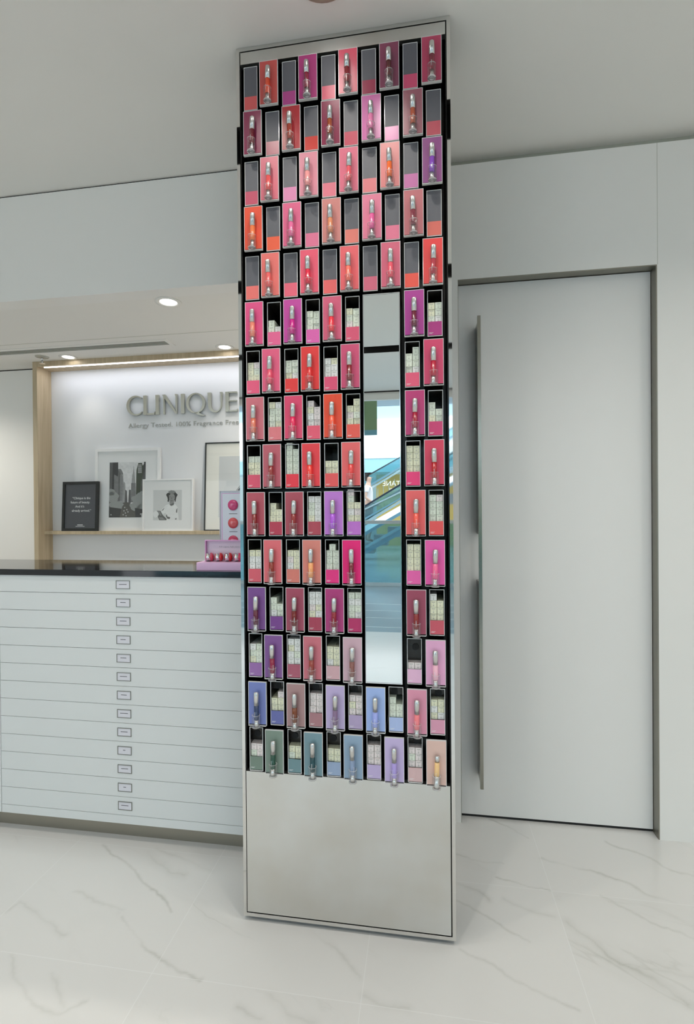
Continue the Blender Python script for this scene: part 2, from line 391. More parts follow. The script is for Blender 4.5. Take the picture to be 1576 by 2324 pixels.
# left bulkhead, low ceiling and back wall of the counter bay
struct(MB().box(XL, -0.50, 1.95, 2.03, 2.1824, 2.642).build('wall_bulkhead', WALL))
struct(MB().box(XL, -0.50, 1.955, 2.03, 2.642, ZC - 0.0001).build('trim_8', GAP))
sf = MB().box(XL, -0.50, 2.0301, 3.1, 2.1824, 2.30)
struct(sf.build('ceiling_low', CEIL))
struct(MB().box(XL, -0.50, 2.452, 2.455, 2.1818, 2.1824).build('trim_9', GAPG))
struct(MB().box(XL, -0.46, 2.889, 3.1, 0, 2.1824).build('wall_back_left', WALL))
struct(MB().box(XL, -2.399, 2.8865, 2.889, 2.1755, 2.1823).build('trim_10', GAP))
struct(MB().box(XL, -2.399, 2.8845, 2.889, 0, 2.1755).build('trim_11', WALL))
struct(MB().box(-2.369, -0.57, 2.8765, 2.889, 0.0, 2.151).build('wall_niche_panel', PANELW))
struct(MB().box(-0.50, -0.46, 2.12, 2.889, 0, 2.1824).build('wall_return', WALL))
struct(MB().box(XL - 0.1, XL, -3.01, 3.1, 0, ZC + 0.2).build('wall_left', WALL))
struct(MB().box(XR, XR + 0.1, -3.01, 3.1, 0, ZC + 0.2).build('wall_right', WALL))

# ------------------------------------------------------------------ sliding door
d = thing('sliding_door', 'tall flush white sliding door with long steel pull, set back in the right wall', 'door', (0.5, YD, 0))
MB().box(0.1405 - .5, 0.861 - .5, 0, 0.026, 0.012, 2.151).build('door_leaf', DOORW, d)
MB().box(0.1395 - .5, 0.862 - .5, 0.006, 0.024, 0.0, 0.0115).build('gap_shade_strip', GAP, d)  # black strip stands in for the shaded gap under the leaf
h = MB(); h.box(0.2070 - .5, 0.2195 - .5, 1.976 - YD, 1.988 - YD, 0.163, 1.994)
HS = mat('handle_steel', rgb(150, 148, 138), 0.22, 1.0)
hh = h.build('pull_handle', HS, d)
MB().box(0.2080 - .5, 0.2165 - .5, 1.9881 - YD, -0.0002, 0.178, 0.965).build('mounting_web', HS, hh)
MB().box(0.2080 - .5, 0.2165 - .5, 1.9881 - YD, -0.0002, 1.150, 1.975).build('mounting_web', HS, hh)

# ------------------------------------------------------------------ DISPLAY TOWER
TX0, TX1, TY, TD = -0.5537, 0.0815, 1.4448, 1.61
YB = 1.575                         # black back board of the cavity
tower = thing('display_tower', 'tall steel-framed cosmetics display tower reaching the ceiling in front of the counter', 'display stand', ((TX0 + TX1) / 2, TY, 0))
ox = -(TX0 + TX1) / 2; oy = -TY
def tb(mb, name, m, bevel=None):
    for i, (x, y, z) in enumerate(mb.v): mb.v[i] = (x + ox, y + oy, z)
    return mb.build(name, m, tower, bevel=bevel)
fr = MB()
fr.box(TX0, TX0 + 0.0100, TY, TY + 0.03, 0.014, ZC - 0.001); fr.box(TX1 - 0.0100, TX1, TY, TY + 0.03, 0.014, ZC - 0.001)
fr.box(TX0 + 0.01, TX1 - 0.01, TY, TY + 0.03, 0.014, 0.0245); fr.box(TX0 + 0.01, TX1 - 0.01, TY, TY + 0.03, 2.6365, ZC - 0.001)
tb(fr, 'frame', FRAME)
cs = MB(); cs.box(TX0, TX0 + 0.006, TY + 0.0301, TD, 0.014, ZC - 0.001); cs.box(TX1 - 0.006, TX1, TY + 0.0301, TD, 0.014, ZC - 0.001); cs.box(TX0 + 0.006, TX1 - 0.006, TD - 0.01, TD, 0.014, ZC - 0.001)
tb(cs, 'casing', STEEL)
X0i, X1i = TX0 + 0.0127, TX1 - 0.0137
tb(MB().box(X0i, X1i, 1.4440, 1.462, 0.0285, 0.4575), 'base_panel', STEEL)
tb(MB().box(X0i, X1i, 1.4455, 1.462, 2.598, 2.6335), 'header_panel', STEEL)
cv = MB()
cv.box(TX0 + 0.0101, X0i - 0.0003, 1.452, YB, 0.0246, 2.636); cv.box(X1i + 0.0003, TX1 - 0.0101, 1.452, YB, 0.0246, 2.636)
cv.box(TX0 + 0.0101, TX1 - 0.0101, YB, YB + 0.01, 0.0246, 2.636)
cv.box(X0i, X1i, 1.4625, YB, 0.4475, 0.4575); cv.box(X0i, X1i, 1.4625, YB, 2.598, 2.608)
tb(cv, 'cavity_lining', BLACK)
tb(MB().box(TX0 + 0.03, TX1 - 0.012, TY + 0.05, TD - 0.02, 0.0, 0.0138), 'plinth', mat('dark_plinth', (0.10, 0.10, 0.095), 0.5))

# long mirror
mir = thing('mirror', 'long narrow mirror set among the testers, reflecting the mall hall', 'mirror', (-0.119, 1.44, 0.744))
MB().box(-0.0517, 0.0507, 0.0, 0.004, 0.003, 1.1275).build('mirror_glass', MIRROR, mir)
mf = MB(); mf.box(-0.0535, -0.0518, -0.001, 0.03, 0, 1.1305); mf.box(0.0508, 0.0533, -0.001, 0.03, 0, 1.1305); mf.box(-0.0518, 0.0508, -0.001, 0.03, 0, 0.0028); mf.box(-0.0518, 0.0508, -0.001, 0.03, 1.1277, 1.1305)
mf.build('mirror_frame', CHROME, mir)
MB().box(-0.052, 0.052, 0.0305, YB - 1.44, 0.004, 1.127).build('mirror_backing', BLACK, mir)

# ------------------------------------------------------------------ testers, bins, crayons
PITCH_Z, ZTOP, CH = 0.14268, 2.5888, 0.1320
YWC, YNC = 1.4340, 1.4470          # face of wide tester cards, face of narrow bins
# per row: L (light level used to turn photo colours into surface colours; some shade stays in the top row's colours) and columns (card, crayon barrel, strip, names)
ROWS = [
 (0.48, [((160,75,72),(185,70,50),(170,80,80)), ((140,60,100),(115,20,60),(140,65,110)), ((175,75,90),(110,35,50),(190,85,100)), ((110,65,80),(85,25,30),(130,60,75)), ((150,65,85),(110,50,60),(165,70,95))]),
 (0.75, [((135,60,85),(105,35,55),(160,80,95)), ((165,60,65),(140,60,50),(190,75,70)), ((130,60,80),(130,70,50),(185,85,100)), ((185,95,150),(195,110,150),(200,110,160)), ((150,95,105),(160,85,65),(190,95,105))]),
 (0.88, [((215,115,130),(215,85,85),(200,95,115)), ((215,140,155),(215,140,140),(215,135,175)), ((215,115,135),(205,85,95),(220,125,140)), ((220,135,135),(225,105,55),(220,130,135)), ((150,90,140),(130,75,180),(200,120,170))]),
 (0.88, [((235,95,75),(225,120,75),(235,105,80)), ((220,105,140),(210,100,145),(220,120,150)), ((205,135,130),(205,130,95),(225,130,120)), ((225,130,155),(215,95,150),(225,125,150)), ((195,120,125),(125,65,75),(215,115,105))]),
 (0.77, [((225,115,110),(205,90,90),(225,115,110)), ((225,95,115),(200,50,70),(225,100,120)), ((230,105,110),(225,110,95),(230,105,105)), ((205,105,125),(210,85,100),(200,105,125)), ((225,80,80),(160,65,75),(235,90,80))]),
 (0.72, [((215,85,130),(205,120,100),(220,100,140)), ((185,75,150),(180,50,125),(210,100,165)), ((200,95,120),(215,60,70),(205,90,115)), None, ((165,70,140),(100,30,60),(160,65,120))]),
 (0.71, [((225,95,125),(200,80,100),(215,90,120)), ((225,70,70),(195,60,60),(225,70,70)), ((195,85,115),(120,40,50),(210,85,115)), None, ((195,75,105),(165,50,65),(210,90,115))]),
 (0.69, [((190,105,115),(190,105,85),(205,115,120)), ((205,75,105),(200,50,85),(215,90,110)), ((225,80,60),(225,90,70),(225,90,80)), None, ((175,65,110),(145,45,60),(185,65,105))]),
 (0.64, [((170,85,95),(125,55,55),(190,75,95)), ((220,65,70),(215,65,60),(225,60,70)), ((220,95,95),(195,65,65),(210,85,85)), None, ((190,65,85),(155,30,50),(210,65,110))]),
 (0.64, [((160,75,85),(115,50,50),(165,65,80)), ((155,75,85),(125,55,55),(160,75,85)), ((170,110,185),(150,80,185),(170,105,180)), None, ((210,95,95),(215,85,75),(205,85,85))]),
 (0.58, [((190,95,100),(115,55,50),(180,85,95)), ((185,115,105),(200,135,90),(185,110,100)), ((200,50,105),(100,20,55),(205,60,115)), None, ((200,85,145),(205,90,125),(205,90,145))]),
 (0.60, [((110,75,125),(85,25,60),(110,70,125)), ((145,75,90),(100,35,45),(150,70,85)), ((155,65,110),(120,25,55),(160,60,95)), None, ((140,75,90),(115,50,50),(175,85,95))]),
 (0.60, [((115,80,130),(120,20,65),(130,95,145)), ((175,100,110),(125,65,60),(150,85,100)), ((175,145,155),(115,80,75),(180,145,150)), None, ((195,145,175),(205,150,165),(195,155,180))]),
 (0.63, [((105,115,165),(55,65,90),(95,100,150)), ((150,120,120),(105,65,50),(150,110,115)), ((165,150,185),(115,95,120),(155,140,170)), ((140,160,205),(135,145,200),(150,165,200)), ((195,130,150),(205,110,115),(190,135,155))]),
 (0.62, [((110,125,115),(50,75,65),(105,120,110)), ((105,130,138),(45,70,75),(100,125,130)), ((125,145,165),(115,130,155),(130,145,170)), ((170,155,190),(145,130,185),(165,150,185)), ((190,160,150),(205,165,115),(185,155,155))]),
]
NAMES = [  # (card colour, crayon colour) words, per row
 [('brick red','orange red'),('plum','dark berry'),('rose','dark red'),('mauve brown','maroon'),('raspberry','wine red')],
 [('dark rose','dark plum'),('red','brown red'),('deep rose','bronze'),('orchid pink','lilac pink'),('dusty rose','copper')],
 [('salmon pink','coral red'),('pale pink','soft pink'),('pink','coral'),('peach pink','bright orange'),('muted purple','violet')],
 [('bright orange','orange'),('candy pink','pink lilac'),('dusty peach','tan orange'),('light pink','magenta pink'),('faded rose','brown plum')],
 [('coral','brick coral'),('hot coral pink','cherry red'),('coral','light coral'),('dusty pink','rose red'),('scarlet','brown red')],
 [('hot pink','tan'),('magenta','fuchsia'),('rose','bright red'),None,('purple magenta','dark burgundy')],
 [('pink','raspberry pink'),('red','red'),('mauve pink','dark brown red'),None,('rose','dark red')],
 [('dusty rose','tan'),('pinkish red','crimson'),('orange red','orange'),None,('raspberry purple','dark red')],
 [('mauve rose','brown'),('bright red','bright red'),('coral red','brick red'),None,('crimson','deep crimson')],
 [('mauve red','brown'),('mauve red','brown'),('lavender purple','violet'),None,('coral','orange coral')],
 [('dusty red','brown'),('terracotta pink','golden tan'),('deep pink','dark purple'),None,('bright pink','rose pink')],
 [('purple','dark purple'),('brown rose','dark maroon'),('magenta','dark red'),None,('brown rose','brown red')],
 [('deep purple','wine'),('dusty red','brown'),('greyish mauve','taupe brown'),None,('light pink','pale pink')],
 [('blue violet','navy'),('brown taupe','brown'),('pale lavender','grey plum'),('periwinkle blue','periwinkle'),('pink','salmon')],
 [('grey green','dark green'),('teal','dark teal'),('slate blue','slate blue'),('lavender','lavender'),('beige pink','tan beige')],
]
STACK = {6: [(2,1),(3,3),(3,3),None,(3,3)], 7: [(3,3),(3,3),(3,3),None,(3,4)], 8: [(4,4),(4,3),(3,4),None,(3,2)], 9: [(3,3),(5,4),(2,2),None,(4,4)],
 10: [(3,2),(4,4),(5,3),None,(4,4)], 11: [(3,3),(3,3),(3,3),None,(4,4)], 12: [(3,2),(4,4),(4,4),None,(4,3)], 13: [(3,3),(4,4),(3,3),None,(1,1)],
 14: [(2,3),(3,3),(3,3),(3,2),(3,3)], 15: [(2,2),(2,2),(2,2),(3,3),(3,3)]}
TINT = {6:'gggg', 7:'ygwg', 8:'gpyg', 9:'ygyy', 10:'ywyg', 11:'wygy', 12:'gwgy', 13:'gwyp', 14:'yppgy', 15:'pyypp'}
ORD = ['first','second','third','fourth','fifth','sixth','seventh','eighth','ninth','tenth','eleventh','twelfth','thirteenth','fourteenth','fifteenth']

def surf(c, L, gain=1.0):
    g_ = sum(c) / 3.0
    return tuple(max(0.008, min(0.88, (lin(v * 0.94 + g_ * 0.06) - 0.026) / L * gain)) for v in c)
W_, N_ = 0.0565, 0.0422
# shared meshes, origin at the bottom centre of the unit's face
EW = 0.0013
mb = MB().box(-W_/2 + .002, W_/2 - .002, 0.0025, YB - YWC - 0.0003, 0.004, CH - 0.002); me_wbody = mb.mesh('tester_body', BLACK)
mb = MB().box(-W_/2 + EW, W_/2 - EW, 0.0003, 0.0022, 0.005, CH - EW); me_card = mb.mesh('card', DGREY)
mb = MB(); mb.box(-W_/2, -W_/2 + EW, 0, 0.006, 0.0, CH); mb.box(W_/2 - EW, W_/2, 0, 0.006, 0.0, CH); mb.box(-W_/2 + EW, W_/2 - EW, 0, 0.006, CH - EW, CH); mb.box(-W_/2 + EW, W_/2 - EW, -0.003, 0.006, 0.0, 0.0012)
me_wedge = mb.mesh('acrylic_edge', EDGE)
# holder cup: clear tube joined to the card
R1, R2, HC = 0.0122, 0.0106, 0.036
CUPY = -0.0128
mb = MB(); mb.lathe([(R1, 0.0), (R1, HC)], (0, CUPY, 0.0015), seg=24, capb=False, capt=False, mi=0)
mb.lathe([(R1, HC), (R1 + .0001, HC + .0006), (R2, HC + .0006), (R2, HC)], (0, CUPY, 0.0015), seg=24, capb=False, capt=False, mi=1)
mb.lathe([(R1, 0), (R1 - .0003, -0.0012), (0.004, -0.0012), (0.0035, 0.002), (R2, 0.002)], (0, CUPY, 0.0015), seg=24, capb=False, capt=False, mi=1)
me_cup = mb.mesh('holder_cup', [ACRYL, RIM])
# crayon
rp = 0.0073
mb = MB(); mb.lathe([(0.0058, 0), (0.0062, .0006), (0.0063, .019)], seg=24); me_base = mb.mesh('end_piece', ALUM)
mb = MB(); mb.lathe([(0.0067, 0.0191), (rp, 0.021), (rp, 0.0625)], seg=24); me_bar = mb.mesh('barrel', DGREY)
mb = MB(); mb.lathe([(rp + .0004, 0.0626), (rp + .0004, 0.0985), (rp - .0004, 0.1005), (rp - .002, 0.1020), (rp - .0045, 0.1028), (0.0006, 0.1031)], seg=24); me_cap = mb.mesh('cap', ALUM)
mb = MB(); mb.lathe([(0.0067, 0), (0.0069, .0006), (0.0070, .0335)], seg=24); me_base2 = mb.mesh('end_piece', ALUM)
mb = MB(); mb.lathe([(0.0067, 0.0336), (rp, 0.035), (rp - .0006, 0.072)], seg=24); me_bar2 = mb.mesh('barrel', DGREY)
mb = MB(); mb.lathe([(rp - .001, 0.0721), (rp - .001, 0.0885), (rp - .002, 0.0895), (0.0006, 0.0898)], seg=24); me_cap2 = mb.mesh('cap', ALUM)
me_word = text_mesh('chubby stick', 0.0034, 0.00002); me_word.materials.clear(); me_word.materials.append(WHINK)
me_name = text_mesh('CLINIQUE', 0.0036, 0.00002); me_name.materials.clear(); me_name.materials.append(WHINK)
# bins
SH = 0.0415
mb = MB(); t = 0.0015; D2 = YB - YNC - 0.0003
mb.box(-N_/2 + .0005, -N_/2 + t, 0.002, D2, 0.003, CH - .001); mb.box(N_/2 - t, N_/2 - .0005, 0.002, D2, 0.003, CH - .001)
mb.box(-N_/2 + t, N_/2 - t, 0.002, D2, CH - t - .001, CH - .001); mb.box(-N_/2 + t, N_/2 - t, D2 - t, D2, 0.003, CH - t - .001)
mb.box(-N_/2 + t, N_/2 - t, 0.002, D2 - t, 0.003, SH)
BINB = mat('bin_dark', (0.022, 0.020, 0.018), 0.25, mottle=(30, 0.4)); me_bin = mb.mesh('bin_body', BINB)
mb = MB(); E2 = 0.0014
mb.box(-N_/2, -N_/2 + E2, -0.0005, 0.0018, 0.0, CH); mb.box(N_/2 - E2, N_/2, -0.0005, 0.0018, 0.0, CH); mb.box(-N_/2 + E2, N_/2 - E2, -0.0005, 0.0018, CH - E2, CH); mb.box(-N_/2 + E2, N_/2 - E2, -0.0025, 0.0018, 0.0, 0.0015)
me_nedge = mb.mesh('acrylic_edge', EDGE)
mb = MB().box(-N_/2 + E2, N_/2 - E2, -0.0008, 0.0016, 0.0035, SH + 0.001); me_strip = mb.mesh('colour_strip', DGREY)
mb = MB().box(-N_/2 + E2, N_/2 - E2, 0.0, 0.0016, SH + 0.001, CH - E2); me_cover = mb.mesh('cover_panel', DGREY)
mb = MB()
for a, b, z in ((-.0165, -.0045, .0105), (-.0165, -.0075, .0080)): mb.box(a, b, -0.00095, -0.0007, z, z + .0008)
me_cap_txt = mb.mesh('caption', WHINK)
mb = MB(); mb.lathe([(0.0098, 0), (0.0098, 0.002)], (0, 0, 0), 'y', 28); me_disc = mb.mesh('dark_disc', GAP)  # flat black disc set before the rear plate
mb = MB().box(-N_/2 + t, N_/2 - t, 0, 0.0015, 0, 1); me_plate = mb.mesh('rear_plate', mat('smoked_plate', (0.030, 0.026, 0.022), 0.25, mottle=(20, 0.4)))
# product carton, lying with its end to the front
BX = 0.0190
mb = MB(); mb.box(-BX/2, BX/2, 0, 0.108, 0, BX, 0)
for a, b, z, hh_ in ((-.0058, .0058, .0148, .0010), (-.0040, .0040, .0130, .0008), (-.0010, .0010, .0095, .0012), (-.0016, .0016, .0065, .0008), (-.0022, .0022, .0035, .0016)):
    n = len(mb.v); mb.v += [(a, -0.00008, z), (b, -0.00008, z), (b, -0.00008, z + hh_), (a, -0.00008, z + hh_)]; mb.face([n, n+1, n+2, n+3], 1)
for a, b, z, hh_ in ((-BX/2, -BX/2 + .0006, 0, BX), (BX/2 - .0005, BX/2, 0, BX), (-BX/2 + .0006, BX/2 - .0005, 0, .0007)):
    n = len(mb.v); mb.v += [(a, -0.00006, z), (b, -0.00006, z), (b, -0.00006, z + hh_), (a, -0.00006, z + hh_)]; mb.face([n, n+1, n+2, n+3], 2)  # dark borders painted on the face for the shaded gaps between cartons
me_box = mb.mesh('product_carton', [CWHITE, mat('carton_ink', (0.38, 0.38, 0.33), 0.7), mat('carton_gap_shade', (0.16, 0.16, 0.12), 0.8)])
CT = {'w': ('white', (0.88, 0.88, 0.85)), 'y': ('pale yellow', (0.86, 0.85, 0.63)), 'g': ('pale green', (0.80, 0.85, 0.72)), 'p': ('pale pink', (0.88, 0.79, 0.77))}
CTM = {k: mat('carton_' + v[0].replace(' ', '_'), v[1], 0.55, mottle=(40, 0.04)) for k, v in CT.items()}
COUNT = dict(t=0, b=0, c=0)
for r in range(15):
    L, cols = ROWS[r]; z0 = ZTOP - PITCH_Z * r - CH
    odd = (r % 2 == 0)
    rown = ORD[r] + ' row'
    ntest = len([c_ for c_ in cols if c_]); seen = 0
    for k in range(5):
        if cols[k] is None: continue
        seen += 1
        card, pen, stripc = cols[k]; cn, pn = NAMES[r][k]
        place = 'rightmost' if seen == ntest else ORD[seen - 1] + ' from left'
        if odd: xw, xn = -0.4494 + 0.1196 * k, -0.5095 + 0.1196 * k
        else:   xw, xn = -0.5008 + 0.1191 * k, -0.4425 + 0.1191 * k
        # tester card with its clear cup
        t_ = thing('tester_card', '%s tester card with clear cup, %s in the %s' % (cn, place, rown), 'tester card', (xw, YWC, z0), group='tester cards on the tower')
        link('card_body', me_wbody, t_); o = link('colour_card', me_card, t_)
        slot_mat(o, 0, mat('card_colour', surf(card, L), 0.28)); o['label'] = cn + ' card'
        link('acrylic_edge', me_wedge, t_); link('holder_cup', me_cup, t_)
        # crayon standing in the cup
        alt = (r == 14 and k == 4)
        dx = random.uniform(-.0016, .0016)
        p_ = thing('lip_crayon', '%s crayon with silver cap, %s %s' % (pn, place, 'in the ' + rown), 'makeup crayon', (xw + dx, YWC + CUPY + 0.001, z0 + 0.0037), (math.radians(random.uniform(-1.6, -0.4)), math.radians(random.uniform(-1.2, 1.2)), random.uniform(-.7, .7)), 'makeup crayons on the tower')
        link('end_piece', me_base2 if alt else me_base, p_); b_ = link('barrel', me_bar2 if alt else me_bar, p_)
        slot_mat(b_, 0, mat('crayon_colour', surf(pen, L, 1.0), 0.22, coat=0.4)); b_['label'] = pn + ' barrel'
        link('cap', me_cap2 if alt else me_cap, p_)
        wd = link('lettering', me_name, b_, (0.0012, -rp - 0.0002, 0.0275)); wd.rotation_euler = (PI / 2, -PI / 2, 0)
        # bin
        zc = z0
        nm = 'storage_bin'
        closed = r < 5
        if closed: lab = 'bin with grey cover and %s strip, %s in the %s' % (cn, place, rown)
        else: lab = 'open carton bin with %s strip, %s in the %s' % (cn, place, rown)
        b = thing(nm, lab, 'storage bin', (xn, YNC, z0), group='narrow bins on the tower')
        link('bin_body', me_bin, b); o = link('colour_strip', me_strip, b); slot_mat(o, 0, mat('card_colour', surf(stripc, L), 0.28)); o['label'] = cn + ' strip'
        link('acrylic_edge', me_nedge, b)
        if closed: link('cover_panel', me_cover, b)
        else:
            link('caption', me_cap_txt, o)
            st = STACK[r + 1][k]; tn = TINT[r + 1][seen - 1]
            side_n = ('left', 'right')
            for sd in (0, 1):
                for q in range(st[sd]):
                    kk = tn if random.random() < 0.72 else random.choice('wygp')
                    pos = ['bottom', 'second', 'third', 'fourth', 'fifth'][q]
                    bo = tag(link('product_carton', me_box, None, (xn + (sd - .5) * 0.0194 + random.uniform(-.0001, .0001), YNC + 0.0035 + random.uniform(0, .004), z0 + SH + 0.0001 + q * (BX + 0.0001))),
                             '%s carton, %s column, %s up, bin %s, %s' % (CT[kk][0], side_n[sd], pos, place, rown), 'carton', 'product cartons in the tower bins')
                    slot_mat(bo, 0, CTM[kk]); COUNT['c'] += 1
            if (r, k) == (10, 2):
                bo = tag(link('product_carton', me_box, None, (xn, YNC + 0.004, z0 + SH + 0.0001 + 3 * (BX + .0001))), 'pale green carton lying centred on top of its stack, %s' % rown, 'carton', 'product cartons in the tower bins')
                slot_mat(bo, 0, CTM['g'])
            if r >= 12 and (r > 12 or k == 4):
                base = SH + max(st) * (BX + .0001) + .0006
                pl = link('rear_plate', me_plate, b, (0, 0.030, base)); pl.scale = (1, 1, CH - 0.003 - base)
                zz = max(base + 0.0105, CH - 0.032) if (CH - .004 - base) > .022 else base + .010
                if zz + 0.0099 < CH - .003:
                    dk = link('dark_disc', me_disc, b, (0.003 if k == 4 else -0.006, 0.0275, zz))
        COUNT['t'] += 1

# ------------------------------------------------------------------ CEILING FITTINGS
def downlight(x, y, z, r, label, energy=None, grp='round ceiling downlights', trimm=CEIL, tgt=None, size=110, extra=False):
    t_ = thing('downlight', label, 'ceiling light', (x, y, z), group=grp)
    MB().lathe([(r * 0.80, 0.0), (r * 1.28, 0.0), (r * 1.28, -0.0035), (r * 0.86, -0.003), (r * .80, 0.0)], seg=36, capb=False, capt=False).build('trim_ring', trimm, t_)
    MB().lathe([(r * 0.79, -0.0012), (r * 0.79, -0.0006)], seg=32).build('glowing_lens', LAMPM, t_)
    if energy:
        l = lamp('SPOT', (0, 0, -0.012), energy * (KD if extra else KS), WARM, None, None, spot_size=math.radians(size), spot_blend=0.8, shadow_soft_size=r * 0.7); l.parent = t_
        if tgt: l.rotation_euler = (Vector(tgt) - Vector((x, y, z))).to_track_quat('-Z', 'Y').to_euler()
    return t_
downlight(-1.1218, 2.075, 2.1824, 0.045, 'largest round downlight, in the low ceiling near the bulkhead', 9)
downlight(-2.1117, 2.705, 2.1824, 0.040, 'left downlight just in front of the oak frame', 7, tgt=(-2.0, 2.876, 1.1), size=78)
downlight(-1.1185, 2.699, 2.1824, 0.040, 'right downlight just in front of the oak frame', 7, tgt=(-1.12, 2.876, 1.1), size=78)
for xd_, nm_ in ((-2.95, 'beyond the left edge'), (-0.78, 'hidden behind the tower')):
    downlight(xd_, 2.33, 2.1824, 0.045, 'added fill downlight over the staff aisle, ' + nm_, 30, size=140, extra=True)  # unseen lamps added so floor bounce brightens the soffit and walls
downlight(-0.255, 1.268, ZC, 0.066, 'downlight at the very top edge above the tower', 10, trimm=mat('warm_trim', rgb(205, 190, 172), 0.5))
# little spot heads in the slots
SPM = mat('spot_housing', (0.02, 0.02, 0.02), 0.5)
me_can = MB().lathe([(0.034, 0.062), (0.034, 0.12)], seg=20).mesh('spot_can', SPM)
me_lens = MB().lathe([(0.028, 0.0605), (0.028, 0.0618)], seg=20).mesh('spot_lens', LAMPM)
slotn = ['slot nearest the tower', 'middle ceiling slot', 'ceiling slot nearest the mall']
idx = {}
for X, Y, e in SPOTS:
    s = 0 if Y > .5 else (1 if Y > -1 else 2); idx[s] = idx.get(s, 0) + 1
    t_ = thing('slot_spotlight', 'small black spotlight, %s from left in the %s' % (ORD[idx[s] - 1], slotn[s]), 'ceiling light', (X, Y, ZC), group='spotlights in the ceiling slots')
    link('spot_can', me_can, t_); link('spot_lens', me_lens, t_)
# linear air slot in the low ceiling
v = thing('linear_vent', 'long narrow grey air vent in the low ceiling', 'vent', (-2.6, 2.568, 2.1824))
MB().box(-1.55, 1.2025, -0.030, 0.030, -0.002, -0.0002).build('louvre_panel', mat('vent_grey', rgb(150, 152, 145), 0.6, mottle=(60, 0.15)), v)
m = MB(); m.box(-1.55, 1.225, -0.052, -0.0301, -0.004, -0.0002); m.box(-1.55, 1.225, 0.0301, 0.052, -0.004, -0.0002); m.box(1.2026, 1.225, -0.03, 0.03, -0.004, -0.0002)
m.build('vent_frame', CEIL, v)
for q in (-0.012, 0.010):
    MB().box(-1.55, 1.20, q, q + 0.003, -0.0045, -0.0021).build('slat', GAPG, v)
sp = thing('sprinkler', 'small chrome fire sprinkler hanging above the oak frame corner', 'sprinkler', (-2.262, 2.675, 2.1824))
MB().lathe([(0.038, -0.0002), (0.036, -0.003), (0.012, -0.006)], seg=24).build('escutcheon', mat('sprinkler_plate', rgb(190, 190, 180), 0.35, 0.6), sp)
m = MB(); m.lathe([(0.007, -0.006), (0.007, -0.020)], seg=12); m.box(-0.009, -0.006, -0.002, 0.002, -0.040, -0.020); m.box(0.006, 0.009, -0.002, 0.002, -0.040, -0.020); m.lathe([(0.003, -0.042), (0.003, -0.02)], seg=10)
m.build('sprinkler_head', CHROME, sp)
MB().lathe([(0.016, -0.042), (0.016, -0.0404)], seg=16).build('deflector', CHROME, sp)

# ------------------------------------------------------------------ OAK FRAME + LED + SHELF
of = thing('oak_frame', 'pale oak box frame around the lit white niche on the back wall', 'frame', (-1.48, 2.88, 0))
MB().box(-2.399 + 1.48, -2.369 + 1.48, 2.756 - 2.88, 2.8760 - 2.88, 0.0, 2.1822).build('left_board', WOOD, of)
MB().box(-0.57 + 1.48, -0.54 + 1.48, 2.756 - 2.88, 2.8760 - 2.88, 0.0, 2.1822).build('right_board', WOOD, of)
MB().box(-2.369 + 1.48, -0.57 + 1.48, 2.756 - 2.88, 2.8760 - 2.88, 2.151, 2.1822).build('top_board', WOOD, of)
led = tag(MB().box(-2.333, -0.60, 2.772, 2.781, 2.1475, 2.1508).build('led_strip', LEDM), 'glowing white light strip under the top board of the oak frame', 'light strip')
lamp('AREA', (-1.46, 2.777, 2.1465), 9 * KL, (0.88, 0.9, 1.0), (-1.46, 2.79, 0), shape='RECTANGLE', size=1.7, size_y=0.01)
tag(MB().box(-2.3688, -0.5702, 2.804, 2.8763, 1.1095, 1.1295).build('picture_ledge', WOOD, bevel=0.0008), 'slim pale oak shelf carrying the framed pictures', 'shelf')

# ------------------------------------------------------------------ CLINIQUE letters
LY0, LY1 = 2.862, 2.875
ZB, ZT = 1.8480, 1.9685
def arc(cx, cz, rx, rz, a0, a1, n):
    return [(cx + rx * math.cos(math.radians(a0 + (a1 - a0) * i / n)), cz + rz * math.sin(math.radians(a0 + (a1 - a0) * i / n))) for i in range(n + 1)]
def stem(mb, x, wt, z0=ZB, z1=ZT, fl=0.0016):
    zm = (z0 + z1) / 2
    mb.prism([(x - fl, z0), (x + wt + fl, z0), (x + wt, zm), (x + wt + fl, z1), (x - fl, z1), (x, zm)], LY0, LY1)
sign = thing('brand_lettering', 'large silver CLINIQUE letters fixed to the lit white niche wall', 'sign', (-1.47, LY1, ZB))
def lb(mb, name):
    for i, (x, y, z) in enumerate(mb.v): mb.v[i] = (x + 1.47, y - LY1, z - ZB)
    return mb.build(name, SILV, sign)
zc_, rz_ = (ZB + ZT) / 2, (ZT - ZB) / 2 + 0.002
# C
m = MB(); cx = -1.7740; o_ = arc(cx, zc_, 0.0620, rz_, 52, 308, 26); i_ = arc(cx + .006, zc_, 0.0495, rz_ - .009, 55, 305, 26); m.strip(o_, i_, LY0, LY1)
ex = o_[0]; m.prism([ex, i_[0], (ex[0] + .002, ex[1] - .0035), (ex[0] + .0055, ex[1] - .001)], LY0, LY1); ex = o_[-1]; m.prism([i_[-1], ex, (ex[0] + .006, ex[1] + .010), (ex[0] + .003, ex[1] + .011)], LY0, LY1)
lb(m, 'letter_c')
# L
m = MB(); stem(m, -1.7205, 0.020); m.prism([(-1.7005, ZB), (-1.6480, ZB), (-1.6445, ZB + .018), (-1.6480, ZB + .0155), (-1.6560, ZB + .0095), (-1.7005, ZB + .009)], LY0, LY1); lb(m, 'letter_l')
# I
m = MB(); stem(m, -1.6388, 0.0205); lb(m, 'letter_i')
